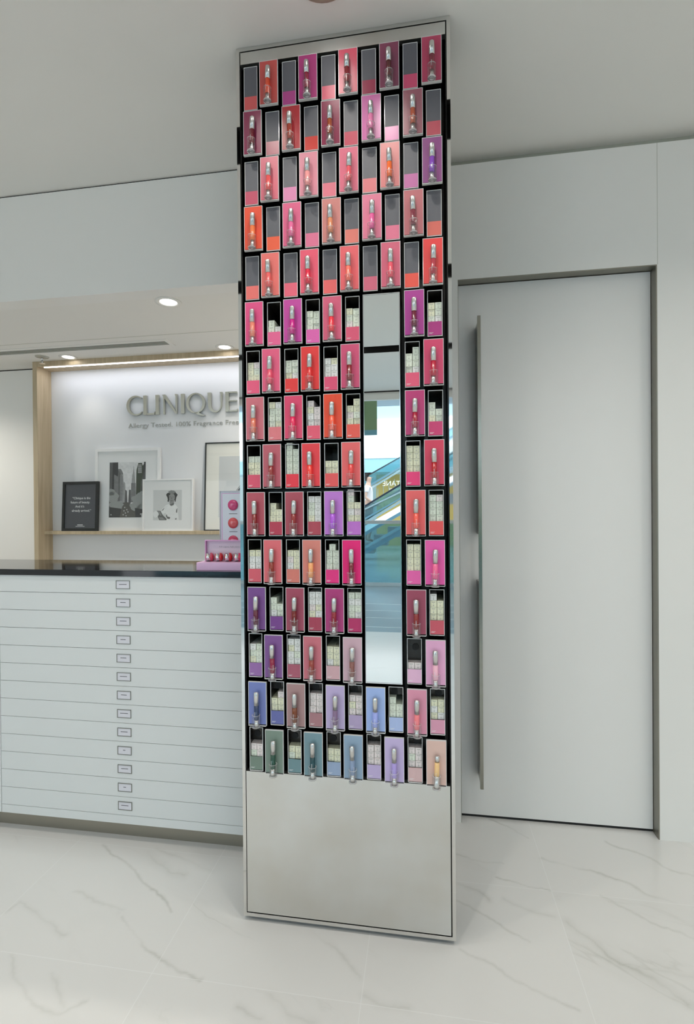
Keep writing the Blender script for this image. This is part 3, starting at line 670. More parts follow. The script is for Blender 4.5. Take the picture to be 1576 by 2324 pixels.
# N
m = MB(); m.prism([(-1.5880, ZB), (-1.5790, ZB), (-1.5790, ZT - .01), (-1.5880, ZT)], LY0, LY1)
m.prism([(-1.5960, ZT), (-1.5880, ZT - .012), (-1.5080, ZB), (-1.4985, ZB), (-1.4985, ZB + .004), (-1.5740, ZT)], LY0 - .0004, LY1)
m.prism([(-1.5085, ZB + .03), (-1.4985, ZB), (-1.4960, ZT), (-1.5120, ZT), (-1.5070, ZT - .012)], LY0, LY1); lb(m, 'letter_n')
# I
m = MB(); stem(m, -1.4712, 0.0205); lb(m, 'letter_i')
# Q
m = MB(); cx = -1.3765
o_, i_ = [], []
for q in range(41):
    a = 2 * PI * q / 40; o_.append((cx + 0.0620 * math.cos(a), zc_ + rz_ * math.sin(a))); i_.append((cx + 0.0445 * math.cos(a), zc_ + (rz_ - .0075) * math.sin(a)))
m.strip(o_, i_, LY0, LY1)
m.prism([(-1.3860, ZB + .001), (-1.3700, ZB - .008), (-1.3450, ZB - .017), (-1.3230, ZB - .0185), (-1.3160, ZB - .0165), (-1.3350, ZB - .011), (-1.3530, ZB + .001)], LY0, LY1); lb(m, 'letter_q')
# U
m = MB(); zu = ZB + 0.046
m.prism([(-1.2965, zu), (-1.2765, zu), (-1.2765, ZT), (-1.2985, ZT)], LY0, LY1)
m.strip(arc(-1.2525, zu, 0.0440, 0.0475, 180, 360, 20), arc(-1.2460, zu, 0.0305, 0.0385, 180, 360, 20), LY0, LY1)
m.prism([(-1.2155, zu), (-1.2085, zu), (-1.2035, ZT), (-1.2205, ZT), (-1.2155, ZT - .012)], LY0, LY1); lb(m, 'letter_u')
# E
m = MB(); stem(m, -1.1838, 0.020)
m.prism([(-1.1638, ZB), (-1.1110, ZB), (-1.1070, ZB + .017), (-1.1105, ZB + .0145), (-1.1200, ZB + .009), (-1.1638, ZB + .0085)], LY0, LY1)
m.prism([(-1.1638, zc_ + .001), (-1.1130, zc_ + .001), (-1.1130, zc_ + .009), (-1.1638, zc_ + .009)], LY0, LY1)
m.prism([(-1.1638, ZT - .0085), (-1.1210, ZT - .009), (-1.1120, ZT - .013), (-1.1100, ZT - .013), (-1.1120, ZT), (-1.1638, ZT)], LY0, LY1); lb(m, 'letter_e')
tg = text_obj('tagline_lettering', 'Allergy Tested. 100% Fragrance Free.', mat('tag_grey', rgb(178, 178, 172), 0.4, 0.0), 0.0415, (-1.8310, 2.8745, 1.7725), None, 0.735, 0.0015, offset=-0.0003)
tag(tg, 'thin grey tagline Allergy Tested 100% Fragrance Free below the large letters', 'sign')

# ------------------------------------------------------------------ PICTURES
WFR = mat('white_picture_frame', (0.88, 0.88, 0.87), 0.35); BFR = mat('black_picture_frame', (0.012, 0.013, 0.012), 0.35)
MATB = mat('white_mount', (0.92, 0.92, 0.91), 0.7); CREAM = mat('cream_mount', (0.88, 0.87, 0.80), 0.7)
def greyc(v, n='print_grey'): return mat(n, (v, v * 1.01, v), 0.6, mottle=(60, 0.25))
def picture(name, label, xl, xr, yb, z0, H, tilt, fw, fd, frm, mount, cat='framed picture', roll_=0.0):
    """origin at bottom centre of the face; leans back by tilt radians"""
    t_ = thing(name, label, cat, ((xl + xr) / 2, yb, z0), (-tilt, roll_, 0)); w2 = (xr - xl) / 2
    m = MB(); m.box(-w2, -w2 + fw, 0, fd, 0, H); m.box(w2 - fw, w2, 0, fd, 0, H); m.box(-w2 + fw, w2 - fw, 0, fd, 0, fw); m.box(-w2 + fw, w2 - fw, 0, fd, H - fw, H)
    m.build('picture_frame', frm, t_)
    MB().box(-w2 + fw, w2 - fw, 0.006, fd - .001, fw, H - fw).build('mount_board', mount, t_)
    n = MB(); n.v += [(-w2 + fw, .003, fw), (w2 - fw, .003, fw), (w2 - fw, .003, H - fw), (-w2 + fw, .003, H - fw)]; n.face([0, 1, 2, 3]); n.build('glazing', PICGL, t_)
    return t_
# 1 the quote
q = picture('framed_quote', 'black framed dark print with white quotation, leftmost on the shelf', -2.2540, -2.0080, 2.8100, 1.1297, 0.310, 0.052, 0.0165, 0.016, BFR, mat('quote_black', (0.075, 0.078, 0.088), 0.4))
for i, (ln, dx) in enumerate((('\u201cClinique is the', 0.006), ('future of beauty.', -0.001), ('And it\u2019s', -0.004), ('already arrived.\u201d', 0.008))):
    text_obj('quote_line', ln, WHINK, 0.0200, (dx, 0.0055, 0.2000 - i * 0.0262), q, None, 0.0001, 'CENTER', offset=0.0002)
m = MB()
for a, b, z, hgt in ((-.018, .020, .036, .0045), (-.030, .032, .028, .0028)): m.box(a, b, 0.0053, 0.0056, z, z + hgt)
m.build('caption', WHINK, q)
# 2 city street print
g = picture('framed_city_photo', 'large white framed black-and-white photo of a city street with a spired tower', -2.0480, -1.6080, 2.8370, 1.1297, 0.514, 0.038, 0.0175, 0.018, WFR, MATB)
ph = MB(); P0x, P0z = -0.1230, 0.0830; PW, PH = 0.2440, 0.3450
PR = [greyc(v) for v in (0.78, 0.055, 0.12, 0.22, 0.38, 0.60)] + [mat('print_green', (0.06, 0.075, 0.05), 0.6), mat('print_foliage', (0.34, 0.355, 0.34), 0.6, mottle=(420, 0.85)), mat('print_road', (0.12, 0.115, 0.10), 0.6, mottle=(200, 0.5))]
def pp(poly, mi, lay): ph.prism([(P0x + x * PW, P0z + y * PH) for x, y in poly], 0.0058 - lay * 0.00012, 0.0059, mi)
pp([(0, 0), (1, 0), (1, 1), (0, 1)], 0, 0)
pp([(0, .2), (.27, .2), (.23, 1), (0, 1)], 2, 1); pp([(.07, .3), (.24, .3), (.24, .66), (.24, 1), (.09, 1)], 1, 2); pp([(.13, .25), (.30, .25), (.30, .62), (.25, .74), (.13, .78)], 3, 3)
pp([(.24, .25), (.42, .25), (.38, .80), (.32, .88), (.24, .88)], 3, 4); pp([(.30, .25), (.38, .25), (.38, .78), (.30, .78)], 4, 5)
for i in range(6): pp([(.255 + .02 * i, .3), (.262 + .02 * i, .3), (.262 + .02 * i, .85 - .02 * i), (.255 + .02 * i, .85 - .02 * i)], 1, 6)
pp([(.38, .25), (.46, .25), (.44, .62), (.40, .65)], 4, 6); pp([(.43, .25), (.51, .25), (.49, .48), (.45, .50)], 2, 7)
pp([(.53, .25), (.60, .25), (.60, .50), (.55, .50)], 2, 3); pp([(.60, .27), (.74, .27), (.73, .62), (.61, .62)], 3, 4)
pp([(.62, .62), (.72, .62), (.70, .78), (.64, .78)], 4, 5); pp([(.645, .78), (.70, .78), (.685, .86), (.673, .93), (.665, .86)], 4, 5)
pp([(.74, .25), (1, .25), (1, 1), (.92, .93), (.90, .98), (.80, .98), (.75, .85)], 6, 6)
for i in range(9): pp([(.79, .80 + .018 * i), (.90 - .002 * i, .80 + .018 * i), (.90, .809 + .018 * i), (.79, .809 + .018 * i)], 5, 7)
pp([(.85, .25), (1, .25), (1, 1.0), (.96, 1.0)], 1, 8)
for i in range(5): pp([(.87 + .028 * i, .27), (.878 + .028 * i, .27), (.885 + .026 * i, .66 + .05 * i), (.878 + .026 * i, .66 + .05 * i)], 3, 9)
pp([(0, .0), (1, .0), (1, .30), (.60, .24), (.5, .28), (.35, .26), (0, .34)], 8, 9)
def blob(cx, cy, rx, ry, mi, lay, n=22):
    pp([(max(0, min(1, cx + rx * (1 + .13 * math.sin(5 * a_)) * math.cos(a_))), max(0, min(1, cy + ry * (1 + .12 * math.cos(7 * a_)) * math.sin(a_)))) for a_ in [2 * PI * i / n for i in range(n)]], mi, lay)
blob(.10, .37, .17, .10, 7, 10); blob(.06, .46, .10, .06, 7, 10); blob(.20, .22, .20, .08, 7, 11); blob(.84, .32, .21, .10, 7, 10); blob(.92, .40, .13, .07, 7, 11); blob(.74, .20, .16, .08, 7, 12); blob(.90, .16, .12, .08, 7, 12)
pp([(0, 0), (.30, 0), (.34, .16), (0, .19)], 1, 13); pp([(.74, 0), (1, 0), (1, .14), (.72, .17)], 1, 13)
for i, (x, y) in enumerate(((.40, .05), (.42, .12), (.46, .08), (.48, .03), (.50, .14), (.44, .18), (.53, .10), (.06, .05), (.88, .06))): blob(x, y, .016, .012, 5, 14, 8)
pp([(.90, 0), (.97, 0), (.95, .08), (.90, .07)], 5, 15)
ph.build('city_print', PR, g)
# 3 portrait
p3 = picture('framed_portrait', 'smaller white framed portrait photo of a woman in a pale blouse', -1.7060, -1.3780, 2.8120, 1.1297, 0.3165, 0.03, 0.0075, 0.022, WFR, MATB)
ph = MB(); P0x, P0z, PW, PH = -0.0960, 0.0650, 0.186, 0.184
PR3 = [mat('portrait_ground', (0.70, 0.71, 0.70), 0.6), mat('portrait_hair', (0.045, 0.047, 0.045), 0.6, mottle=(300, .3)), mat('portrait_skin', (0.30, 0.30, 0.29), 0.6, mottle=(120, .2)), mat('portrait_blouse', (0.86, 0.87, 0.86), 0.6, mottle=(60, .08)), mat('portrait_shade', (0.16, 0.16, 0.155), 0.6), mat('portrait_hat', (0.25, 0.26, 0.25), .6)]
pp([(0, 0), (1, 0), (1, 1), (0, 1)], 0, 0)
pp([(.30, .18), (.22, .28), (.30, .36), (.44, .50), (.55, .53), (.62, .55), (.76, .55), (.86, .42), (.90, .0), (.46, .0), (.48, .14), (.44, .24), (.38, .22)], 3, 1)
pp([(.57, .52), (.74, .58), (.72, .50), (.63, .47)], 4, 2); pp([(.58, .53), (.72, .57), (.74, .74), (.56, .70)], 2, 2)
blob(.655, .80, .185, .165, 1, 3); blob(.655, .735, .112, .155, 2, 4); blob(.655, .93, .12, .055, 5, 5)
pp([(.57, .77), (.62, .78), (.62, .765), (.57, .757)], 4, 6); pp([(.68, .78), (.73, .77), (.73, .757), (.68, .765)], 4, 6)
pp([(.64, .76), (.655, .76), (.665, .69), (.635, .69)], 4, 6); pp([(.61, .645), (.69, .645), (.68, .63), (.62, .63)], 1, 6)
pp([(.50, .62), (.53, .78), (.56, .80), (.55, .60)], 1, 5); pp([(.76, .60), (.79, .62), (.80, .80), (.76, .82)], 1, 5)
pp([(.13, .32), (.26, .31), (.34, .17), (.48, .04), (.46, 0), (.22, .0), (.16, .12), (.21, .20)], 4, 3)
pp([(.15, .30), (.24, .29), (.30, .17), (.27, .14)], 2, 4); pp([(.20, .10), (.32, .10), (.42, .02), (.24, .02)], 2, 4)
blob(.09, .20, .09, .11, 3, 2)
pp([(.45, .14), (.48, .20), (.50, .12), (.60, .10), (.58, .04), (.50, .05)], 4, 4)
pp([(.81, .34), (.85, .40), (.84, .24), (.80, .26)], 4, 4); pp([(.78, .06), (.82, .07), (.82, .02), (.77, .02)], 4, 4); pp([(.28, .30), (.34, .36), (.40, .42), (.36, .34)], 4, 4)
ph.build('portrait_print', PR3, p3)
# 4 tall thin black frame, mostly behind the tower
p4 = picture('framed_art_print', 'tall thin black framed print with cream mount, partly behind the tower', -1.3160, -0.7900, 2.8300, 1.1297, 0.536, 0.06, 0.0065, 0.018, BFR, CREAM)
pr = MB(); pr.box(-0.173, 0.173, 0.0052, 0.0059, 0.080, 0.450, 0); pr.build('art_print', mat('pale_print', (0.66, 0.68, 0.68), .6, mottle=(4, .03)), p4)
pr = MB(); pr.prism([(-0.098, 0.190), (-0.060, 0.190), (0.12, 0.40), (0.09, 0.42)], 0.0046, 0.0051, 0); pr.prism([(-0.104, 0.190), (-0.101, 0.190), (0.083, 0.42), (0.078, 0.42)], 0.0046, 0.0051, 0); pr.build('dark_stripe', mat('print_black', (0.03, 0.035, 0.04), .5), p4)

# ------------------------------------------------------------------ DRAWER CABINET + WORKTOP
CY = 1.717
cab = thing('drawer_cabinet', 'white cabinet of thirteen shallow drawers with small framed name cards', 'cabinet', (-1.122, CY, 0))
cx0 = -1.122
m = MB(); m.box(-2.95 - cx0, -0.593 - cx0, 0.0225, 0.345, 0.0726, 1.0060); m.box(-1.650 - cx0, -0.593 - cx0, 0, 0.0224, 0.0726, 0.1040); m.box(-2.95 - cx0, -1.6525 - cx0, 0, 0.0224, 0.0726, 1.0060)
m.build('carcass', CWHITE, cab)
MB().box(-2.95 - cx0, -0.60 - cx0, 0.043, 0.34, 0, 0.0725).build('toe_kick', TOE, cab)
MB().box(-1.650 - cx0, -0.593 - cx0, 0.0205, 0.0224, 0.1041, 1.0059).build('gap_liner', mat('drawer_gap', (0.25, 0.25, 0.23), .8), cab)
tops = [1.0058, 0.9392]
pitch_d = (0.9392 - 0.1040) / 12
for i in range(1, 13): tops.append(0.9392 - pitch_d * i)
TXW = [.030, .021, .026, .022, .024, .030, .022, .031, .028, .010, .027, .010, .029]
HOLD = mat('card_holder_metal', rgb(140, 140, 134), 0.4, 0.7)
CARDW = mat('name_card', (0.72, 0.71, 0.76), 0.6)
for i in range(13):
    z1, z0 = tops[i] - (0.0 if i == 0 else 0.0), tops[i + 1] + 0.0016
    dr = MB().box(-1.650 - cx0, -0.593 - cx0, 0.0, 0.0195, z0, z1, 0).build('drawer', CWHITE, cab)
    zc = (z0 + z1) / 2 + 0.001; hw, hh2 = 0.0285, 0.0160
    m = MB(); m.box(-hw, hw, -0.0022, -0.0001, zc + hh2 - .0022, zc + hh2); m.box(-hw, hw, -0.0022, -0.0001, zc - hh2, zc - hh2 + .0022); m.box(-hw, -hw + .0022, -0.0022, -0.0001, zc - hh2 + .0022, zc + hh2 - .0022); m.box(hw - .0022, hw, -0.0022, -0.0001, zc - hh2 + .0022, zc + hh2 - .0022)
    m.build('card_holder', HOLD, dr)
    m = MB(); m.box(-hw + .0022, hw - .0022, -0.0008, -0.0001, zc - hh2 + .0022, zc + hh2 - .0022, 0)
    w_ = TXW[i]; x = -w_ / 2 - .001
    while x < w_ / 2 - .002:
        l = random.uniform(.0022, .0036); m.box(x, min(x + l, w_ / 2), -0.0010, -0.0008, zc + .0002, zc + .0024, 1); x += l + .0004
    m.build('name_card', [CARDW, INK], dr)
tag(MB().box(-2.95, -0.593, 1.709, 2.065, 1.0062, 1.0291).build('worktop', CTOP, bevel=0.001), 'glossy black worktop lying on the white drawer cabinet', 'worktop')

# ------------------------------------------------------------------ PINK DISPLAY AND SHADE PANEL
PINK = mat('pink_lilac_card', rgb(238, 196, 232), 0.5, mottle=(3, .02)); PINKD = mat('deeper_pink_edge', rgb(225, 165, 215), 0.5); PINKI = mat('pale_pink_inside', rgb(228, 210, 228), 0.5)
pk = thing('compact_display_box', 'open pink box display of round compacts on the black worktop', 'display box', (-0.700, 1.79, 1.0292))
MB().box(-0.1405, 0.115, -0.047, 0.085, 0, 0.0283).build('base_tray', PINK, pk, bevel=0.0006)
m = MB(); m.box(-0.1300, 0.115, 0.018, 0.021, 0.0284, 0.1085, 0); m.box(-0.1300, -0.1270, 0.004, 0.0179, 0.0284, 0.1085, 1); m.box(-0.1270, 0.115, 0.004, 0.0179, 0.1055, 0.1085, 1)
m.build('open_lid', [PINKI, PINKD], pk)
text_obj('lid_lettering', 'full capsu, full shine, full', INK, 0.0085, (-0.078, 0.0176, 0.080), pk, 0.1, 0.0001, offset=-0.0002)
BANDC = CHROME
for i, (c_, nm) in enumerate((((205, 70, 95), 'rose pink'), ((200, 40, 50), 'deep red'), ((190, 25, 35), 'brightest red'), ((215, 60, 100), 'hot pink'), ((220, 95, 80), 'coral'))):
    x = -0.810 + 0.0375 * i
    cmp_ = thing('round_compact', '%s round compact on edge, %s from left in the pink box' % (nm, ORD[i]), 'compact', (x, 1.7925, 1.0577 + 0.0163), (0, 0, math.radians(22)), 'round compacts in the pink box')
    MB().lathe([(0.0145, -0.0125), (0.0163, -0.0115), (0.0163, 0.002)], axis='x', seg=28).build('chrome_band', BANDC, cmp_)
    cm = mat('compact_' + nm.replace(' ', '_'), tuple(v_ * 1.1 for v_ in rgb(*c_)), 0.12, coat=.6)
    MB().lathe([(0.0163, 0.0021), (0.0162, 0.0065), (0.0150, 0.0100), (0.0120, 0.0130), (0.0070, 0.0150), (0.001, 0.0155)], axis='x', seg=28).build('coloured_dome', cm, cmp_)
    MB().lathe([(0.010, -0.0150), (0.0144, -0.0126)], axis='x', seg=28).build('back_cap', cm, cmp_)
sh = thing('shade_panel', 'upright white shade panel with glossy round colour samples behind the pink box', 'display panel', (-0.71, 1.885, 1.0292), (math.radians(0), 0, 0))
SX = -0.8055 + 0.71
MB().box(SX, 0.09, 0, 0.006, 0, 0.2985).build('panel_board', mat('panel_white', (0.72, 0.76, 0.84), 0.35), sh)
m = MB(); m.box(SX - .0012, SX, -0.006, 0.008, 0, 0.2997); m.box(SX, 0.09, -0.006, 0.008, 0.2986, 0.2997); m.build('acrylic_cover_edge', EDGE, sh)
m = MB(); m.box(SX + .006, SX + .0085, -0.0004, -0.0001, 0.03, 0.290); m.box(SX + .0085, 0.085, -0.0004, -0.0001, 0.2880, 0.290); m.build('pink_border', PINKD, sh)
Yp = 1.88
for k, (c_, z_) in enumerate((((205, 60, 120), 1.2720), ((215, 85, 90), 1.2005), ((200, 60, 100), 1.1300))):
    for q_, xx in enumerate((-0.7515, -0.680)):
        pot = MB().lathe([(0.0215, -0.0001), (0.0215, -0.003), (0.0195, -0.006), (0.0150, -0.0085), (0.008, -0.0100), (0.0005, -0.0105)], (xx + .71, 0, z_ - 1.0292), 'y', 32, mis=[1, 0, 0, 0, 0]).build('colour_sample', [mat('sample_%d' % k, tuple(v_ * 1.05 for v_ in rgb(*c_)), 0.15, coat=.5), CWHITE], sh)
        m = MB(); m.box(xx + .71 - .017, xx + .71 + .017, -0.0004, -0.0001, z_ - 1.0292 - .0355, z_ - 1.0292 - .0335); m.build('sample_caption', INK, pot)

# ------------------------------------------------------------------ MALL HALL BEHIND THE VIEWER (seen in the mirror)
MFL = mat('mall_floor_stone', (0.40, 0.46, 0.50), 0.12, mottle=(1.5, .08))
struct(MB().box(-9, 8, -18, -2.1801, -0.1, -0.0005).build('floor_mall', MFL))
LJ = mat('pale_joint', (0.7, 0.78, 0.8), .4)
for i, y in enumerate((-2.39, -2.84, -3.24, -3.67)): struct(MB().box(-6, 5, y - .006, y + .006, -0.0005, 0.0003).build('trim_%d' % (20 + i), LJ))
struct(MB().box(-9, XL - .1, -3.01, -2.85, -0.0, 6.0).build('wall_mall_left', WALL)); struct(MB().box(XR + .1, 8, -3.01, -2.85, 0, 6.0).build('wall_mall_right', WALL))
struct(MB().box(XL - .1, XR + .1, -3.06, -3.0101, 2.55, 5.2).build('wall_shopfront', WALL))
struct(MB().box(XL - .1, XR + .1, -3.0095, -2.99, ZC - .012, ZC - .0001).build('trim_30', GAP))
struct(MB().box(-9, 8, -5.24, -3.0602, 2.93, 3.30).build('ceiling_walkway', mat('walkway_soffit', (0.50, 0.62, 0.70), .6)))
bn = thing('hanging_banner', 'olive green hanging banner outside the shop, seen in the mirror', 'banner', (-1.55, -4.12, 2.27))
MB().box(-0.9, 0.90, -0.02, 0.02, 0.10, 0.66).build('banner_face', mat('banner_green', (0.27, 0.37, 0.19), .7, mottle=(3, .04)), bn)
MB().box(-0.9, 0.90, -0.02, 0.02, 0.03, 0.0999).build('banner_base', mat('banner_blue', (0.20, 0.42, 0.48), .4), bn)
# railing
ry = 2.88 - 8.10
rl = thing('hall_railing', 'steel and teal glass balustrade across the mall hall, seen in the mirror', 'railing', (-1, ry, 0))
m = MB(); m.box(-4, 4, -0.03, 0.03, 1.015, 1.07); m.build('top_rail', mat('rail_steel', (0.62, 0.70, 0.74), .25, .9), rl)
MB().box(-4, 4, -0.006, 0.006, 0.0601, 1.0149).build('glass_panel', TEAL, rl)
MB().box(-4, 4, -0.02, 0.02, 0, 0.06).build('base_channel', mat('rail_white', (0.75, 0.85, 0.88), .3), rl)
# escalators
def bar(mb, p, q, t, d, mi=0, ext=2.2):
    """inclined bar; p, q = (X, virtual depth, Z) points of its centre line as met in the mirror"""
    Y = 2.88 - p[1]; dx, dz = q[0] - p[0], q[2] - p[2]
    a = (p[0] - dx * ext, p[2] - dz * ext); b = (q[0] + dx * ext, q[2] + dz * ext)
    n = math.hypot(dx, dz); nx, nz = -dz / n * t / 2, dx / n * t / 2
    mb.prism([(a[0] - nx, a[1] - nz), (b[0] - nx, b[1] - nz), (b[0] + nx, b[1] + nz), (a[0] + nx, a[1] + nz)], Y, Y - d, mi)
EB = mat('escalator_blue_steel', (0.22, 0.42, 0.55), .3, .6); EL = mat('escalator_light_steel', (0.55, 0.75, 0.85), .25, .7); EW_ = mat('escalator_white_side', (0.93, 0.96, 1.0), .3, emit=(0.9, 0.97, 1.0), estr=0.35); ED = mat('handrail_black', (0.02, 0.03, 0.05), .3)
es = thing('escalator', 'nearer escalator with bright white side panel, seen in the mirror', 'escalator', (0, 0, 0), group='escalators in the mall hall')
m = MB(); bar(m, (-1.432, 12, 1.329), (-.534, 12, 1.860), .04, .08); m.build('handrail', ED, es)
m = MB(); bar(m, (-1.432, 12, 1.120), (-.534, 12, 1.68), .30, .012); m.build('glass_balustrade', TEAL, es)
m = MB(); bar(m, (-1.432, 11.98, 1.255), (-.535, 11.98, 1.675), .035, .05); m.build('glass_trim', EL, es)
m = MB(); bar(m, (-1.434, 11.97, 1.018), (-.536, 11.97, 1.522), .04, .1); m.build('skirt_rail', EB, es)
m = MB(); bar(m, (-1.434, 11.96, 0.922), (-.537, 11.96, 1.448), .06, .1); m.build('skirt_panel', EL, es)
m = MB(); bar(m, (-1.436, 11.95, 0.772), (-.538, 11.95, 1.279), .13, .05); m.build('white_side_panel', EW_, es)
m = MB(); bar(m, (-1.436, 11.95, 0.655), (-.538, 11.95, 1.165), .075, .05); m.build('truss_underside', EB, es)
m = MB()
for k in range(-9, 9):
    x = -1.57 + .34 * k; z = 0.418 + .2 * k; m.box(x, x + .34, 2.88 - 12.15, 2.88 - 12.75, z - .25, z)
m.build('steps', mat('step_metal', (0.25, 0.30, 0.33), .4, .5), es)
m = MB(); bar(m, (-1.432, 12.85, 1.26), (-.534, 12.85, 1.79), .04, .08); m.build('handrail', ED, es)
es2 = thing('escalator', 'farther escalator above and behind the white one, seen in the mirror', 'escalator', (0, 0, 0), group='escalators in the mall hall')
m = MB(); bar(m, (-1.664, 14, 2.166), (-.617, 14, 2.727), .03, .08); m.build('handrail', ED, es2)
m = MB(); bar(m, (-1.548, 13, 1.799), (-.575, 13, 2.358), .05, .1); m.build('skirt_rail', EB, es2)
m = MB(); bar(m, (-1.548, 12.98, 1.706), (-.575, 12.98, 2.278), .045, .08); m.build('skirt_panel', EL, es2)
m = MB(); bar(m, (-1.6, 13.4, 1.93), (-.6, 13.4, 2.50), .28, .012); m.build('glass_balustrade', TEAL, es2)
m = MB()
for k in range(-3, 6):
    x = -1.16 + .14 * k; m.box(x, x + .012, 2.88 - 12.5, 2.88 - 12.52, 1.15 + .56 * (x + 1.43) + .25, 1.62 + .57 * (x + 1.43))
m.build('balusters', EL, es2)
es3 = thing('escalator', 'lowest escalator rail showing through the teal glass balustrade', 'escalator', (0, 0, 0), group='escalators in the mall hall')
m = MB(); bar(m, (-1.32, 11, .40), (-.66, 11, .772), .055, .10, ext=1.0); m.build('handrail', EL, es3)
m = MB(); bar(m, (-1.32, 11.05, .30), (-.66, 11.05, .672), .10, .10, ext=0.8); m.build('skirt_panel', EB, es3)
# far side of the hall
struct(MB().box(-9, 8, -18.1, -18, -0.1, 9).build('wall_mall_far', mat('far_wall', (0.30, 0.40, 0.42), .6)))
fx = thing('far_gallery', 'white upper gallery slab across the mall hall, seen in the mirror', 'gallery', (0, -13.2, 0))
MB().box(-8, 7, -1, 0, 2.46, 2.90).build('blue_soffit_band', mat('soffit_blue', (0.30, 0.55, 0.63), .4), fx)
MB().box(-8, 7, -1, 0.03, 2.9001, 3.28).build('pale_band', mat('pale_band', (0.62, 0.76, 0.78), .5), fx)
MB().box(-8, 7, -1, 0.0, 3.2801, 4.18).build('lit_white_band', mat('lit_band', (0.95, 0.97, 1.0), .5, emit=(0.86, 0.94, 1.0), estr=0.75), fx)  # emission stands in for the light falling on this band
MB().box(-8, 7, -1.2, -0.2, 4.1801, 6.5).build('upper_band', mat('upper_blue', (0.36, 0.55, 0.66), .5), fx)
sf_ = thing('ochre_shopfront', 'ochre shopfront with white lettering across the hall, seen in the mirror', 'shopfront', (-0.6, -14.25, 0))
MB().box(-1.03, 3.0, -0.1, 0, 0, 2.45).build('ochre_wall', mat('ochre', (0.42, 0.33, 0.10), .5, mottle=(1, .06)), sf_)
me = text_obj('lettering', "L'OCCITANE", mat('sign_white', (0.9, 0.92, 0.85), .4, emit=(1, 1, .9), estr=.5), 0.24, (-0.81, 0.012, 2.06), sf_, None, 0.01, 'RIGHT', rot=(PI / 2, 0, PI))
xs = [v_.co.x for v_ in me.data.vertices]; x1 = max(xs)
for v_ in me.data.vertices: v_.co.x -= x1
me2 = text_obj('lettering', 'EN PROVENCE', mat('sign_white', (0.9, 0.92, 0.85), .4), 0.105, (-0.60, 0.012, 1.90), sf_, None, 0.01, 'RIGHT', rot=(PI / 2, 0, PI))

# person riding the escalator
def skin_obj(name, pts, edges, radii, m, parent, root=0, sub=2):
    me = bpy.data.meshes.new(name); me.from_pydata(pts, edges, []); me.update(); me.materials.append(m)
    o = link(name, me, parent); sk = o.modifiers.new('skin', 'SKIN')
    lay = me.skin_vertices[0].data if me.skin_vertices else None
    if lay is None:
        bpy.context.view_layer.objects.active = o; o.modifiers.remove(sk); sk = o.modifiers.new('skin', 'SKIN'); lay = me.skin_vertices[0].data
    for i, r in enumerate(radii):
        lay[i].radius = r if isinstance(r, tuple) else (r, r)
    lay[root].use_root = True; sk.use_smooth_shade = True
    sb = o.modifiers.new('sub', 'SUBSURF'); sb.levels = sub; sb.render_levels = sub
    return o
pr_ = thing('person', 'person in white shirt and dark shorts riding the escalator, seen in the mirror', 'person', (-1.40, 2.88 - 12.42, 0.42), (0, 0, 0))
SK = mat('skin_tone', (0.55, 0.38, 0.30), .6)
pts = [(0, 0, .92), (0, 0, 1.10), (0, 0, 1.28), (0.01, 0, 1.42), (0.02, 0, 1.50), (0.03, 0, 1.58), (0.03, 0, 1.66),
       (0, .17, 1.39), (-.04, .22, 1.13), (.14, .20, 1.00), (.21, .19, .98), (0, -.17, 1.39), (-.03, -.21, 1.13), (.12, -.20, .97), (.19, -.19, .95),
       (0, .09, .88), (.10, .10, .50), (.02, .10, .09), (.14, .10, .04), (0, -.09, .88), (-.02, -.10, .48), (-.08, -.10, .09), (.05, -.10, .04)]
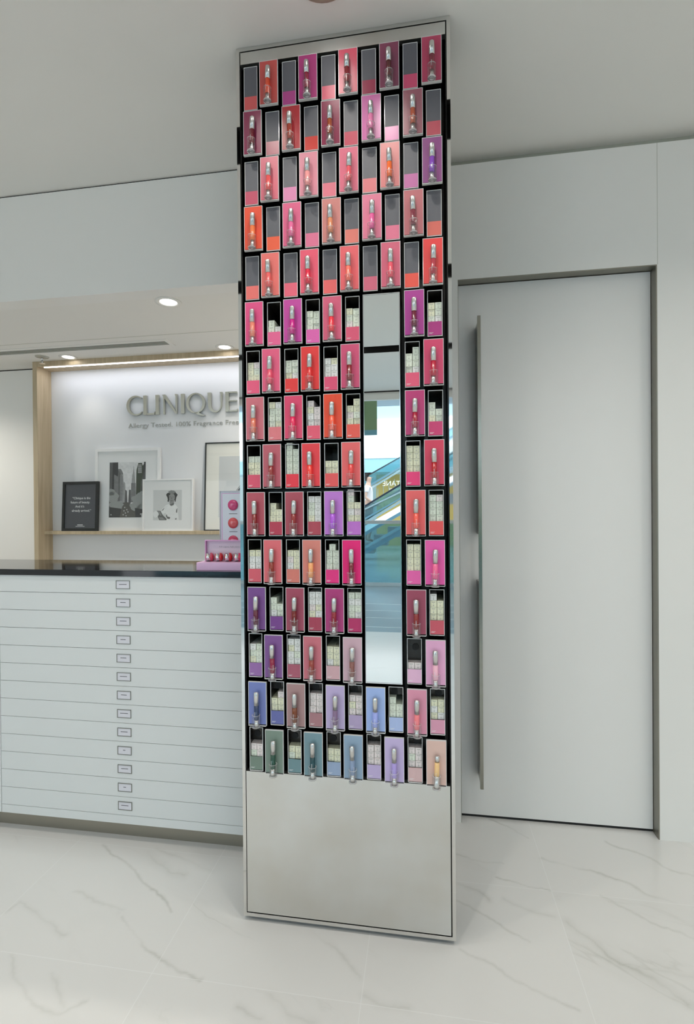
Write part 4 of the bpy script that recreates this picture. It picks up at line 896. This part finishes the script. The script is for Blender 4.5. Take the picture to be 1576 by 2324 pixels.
ed = [(0, 1), (1, 2), (2, 3), (3, 4), (4, 5), (5, 6), (3, 7), (7, 8), (8, 9), (9, 10), (3, 11), (11, 12), (12, 13), (13, 14), (0, 15), (15, 16), (16, 17), (17, 18), (0, 19), (19, 20), (20, 21), (21, 22)]
ra = [.11, .10, .12, .09, .05, .075, .075, .05, .04, .03, .03, .05, .04, .03, .03, .085, .055, .038, .035, .085, .055, .038, .035]
for s_ in (1, -1):     # five fingers on each hand
    b0 = 10 if s_ == 1 else 14; bx, by, bz = pts[b0]
    for kf in range(5):
        n0 = len(pts)
        if kf < 4:
            off = (kf - 1.5) * .017; ln = (.062, .072, .068, .052)[kf]
            pts += [(bx + .03, by + off * .3, bz + off), (bx + .03 + ln * .6, by, bz + off - .008), (bx + .03 + ln, by, bz + off - .025)]
        else:
            pts += [(bx + .005, by + .02, bz + .03), (bx + .03, by + .03, bz + .045), (bx + .05, by + .03, bz + .045)]
        ed += [(b0, n0), (n0, n0 + 1), (n0 + 1, n0 + 2)]; ra += [.009, .0085, .007]
skin_obj('body', pts, ed, ra, SK, pr_)
skin_obj('shirt', [(0, 0, .96), (0, 0, 1.12), (0, 0, 1.30), (0.005, 0, 1.42), (0, .17, 1.40), (-.025, .20, 1.24), (0, -.17, 1.40), (-.02, -.20, 1.24)], [(0, 1), (1, 2), (2, 3), (3, 4), (4, 5), (3, 6), (6, 7)], [(.15, .13), (.14, .12), (.15, .13), .10, .075, .07, .075, .07], mat('white_shirt', (0.82, 0.84, 0.88), .8), pr_)
skin_obj('shorts', [(0, 0, .95), (0, .09, .86), (.09, .10, .58), (0, -.09, .86), (-.02, -.10, .56)], [(0, 1), (1, 2), (0, 3), (3, 4)], [.13, .11, .10, .11, .10], mat('dark_shorts', (0.03, 0.035, 0.06), .8), pr_)
skin_obj('hair', [(0.0, 0, 1.66), (0.0, 0, 1.73), (-.045, 0, 1.64)], [(0, 1), (0, 2)], [.088, .075, .07], mat('dark_hair', (0.02, 0.018, 0.018), .6), pr_)
fc = MB(); fc.lathe([(0.001, .0), (.010, .012), (.003, .03)], (0.108, 0, 1.615), seg=10); fc.build('nose', SK, pr_)
print('testers', COUNT)
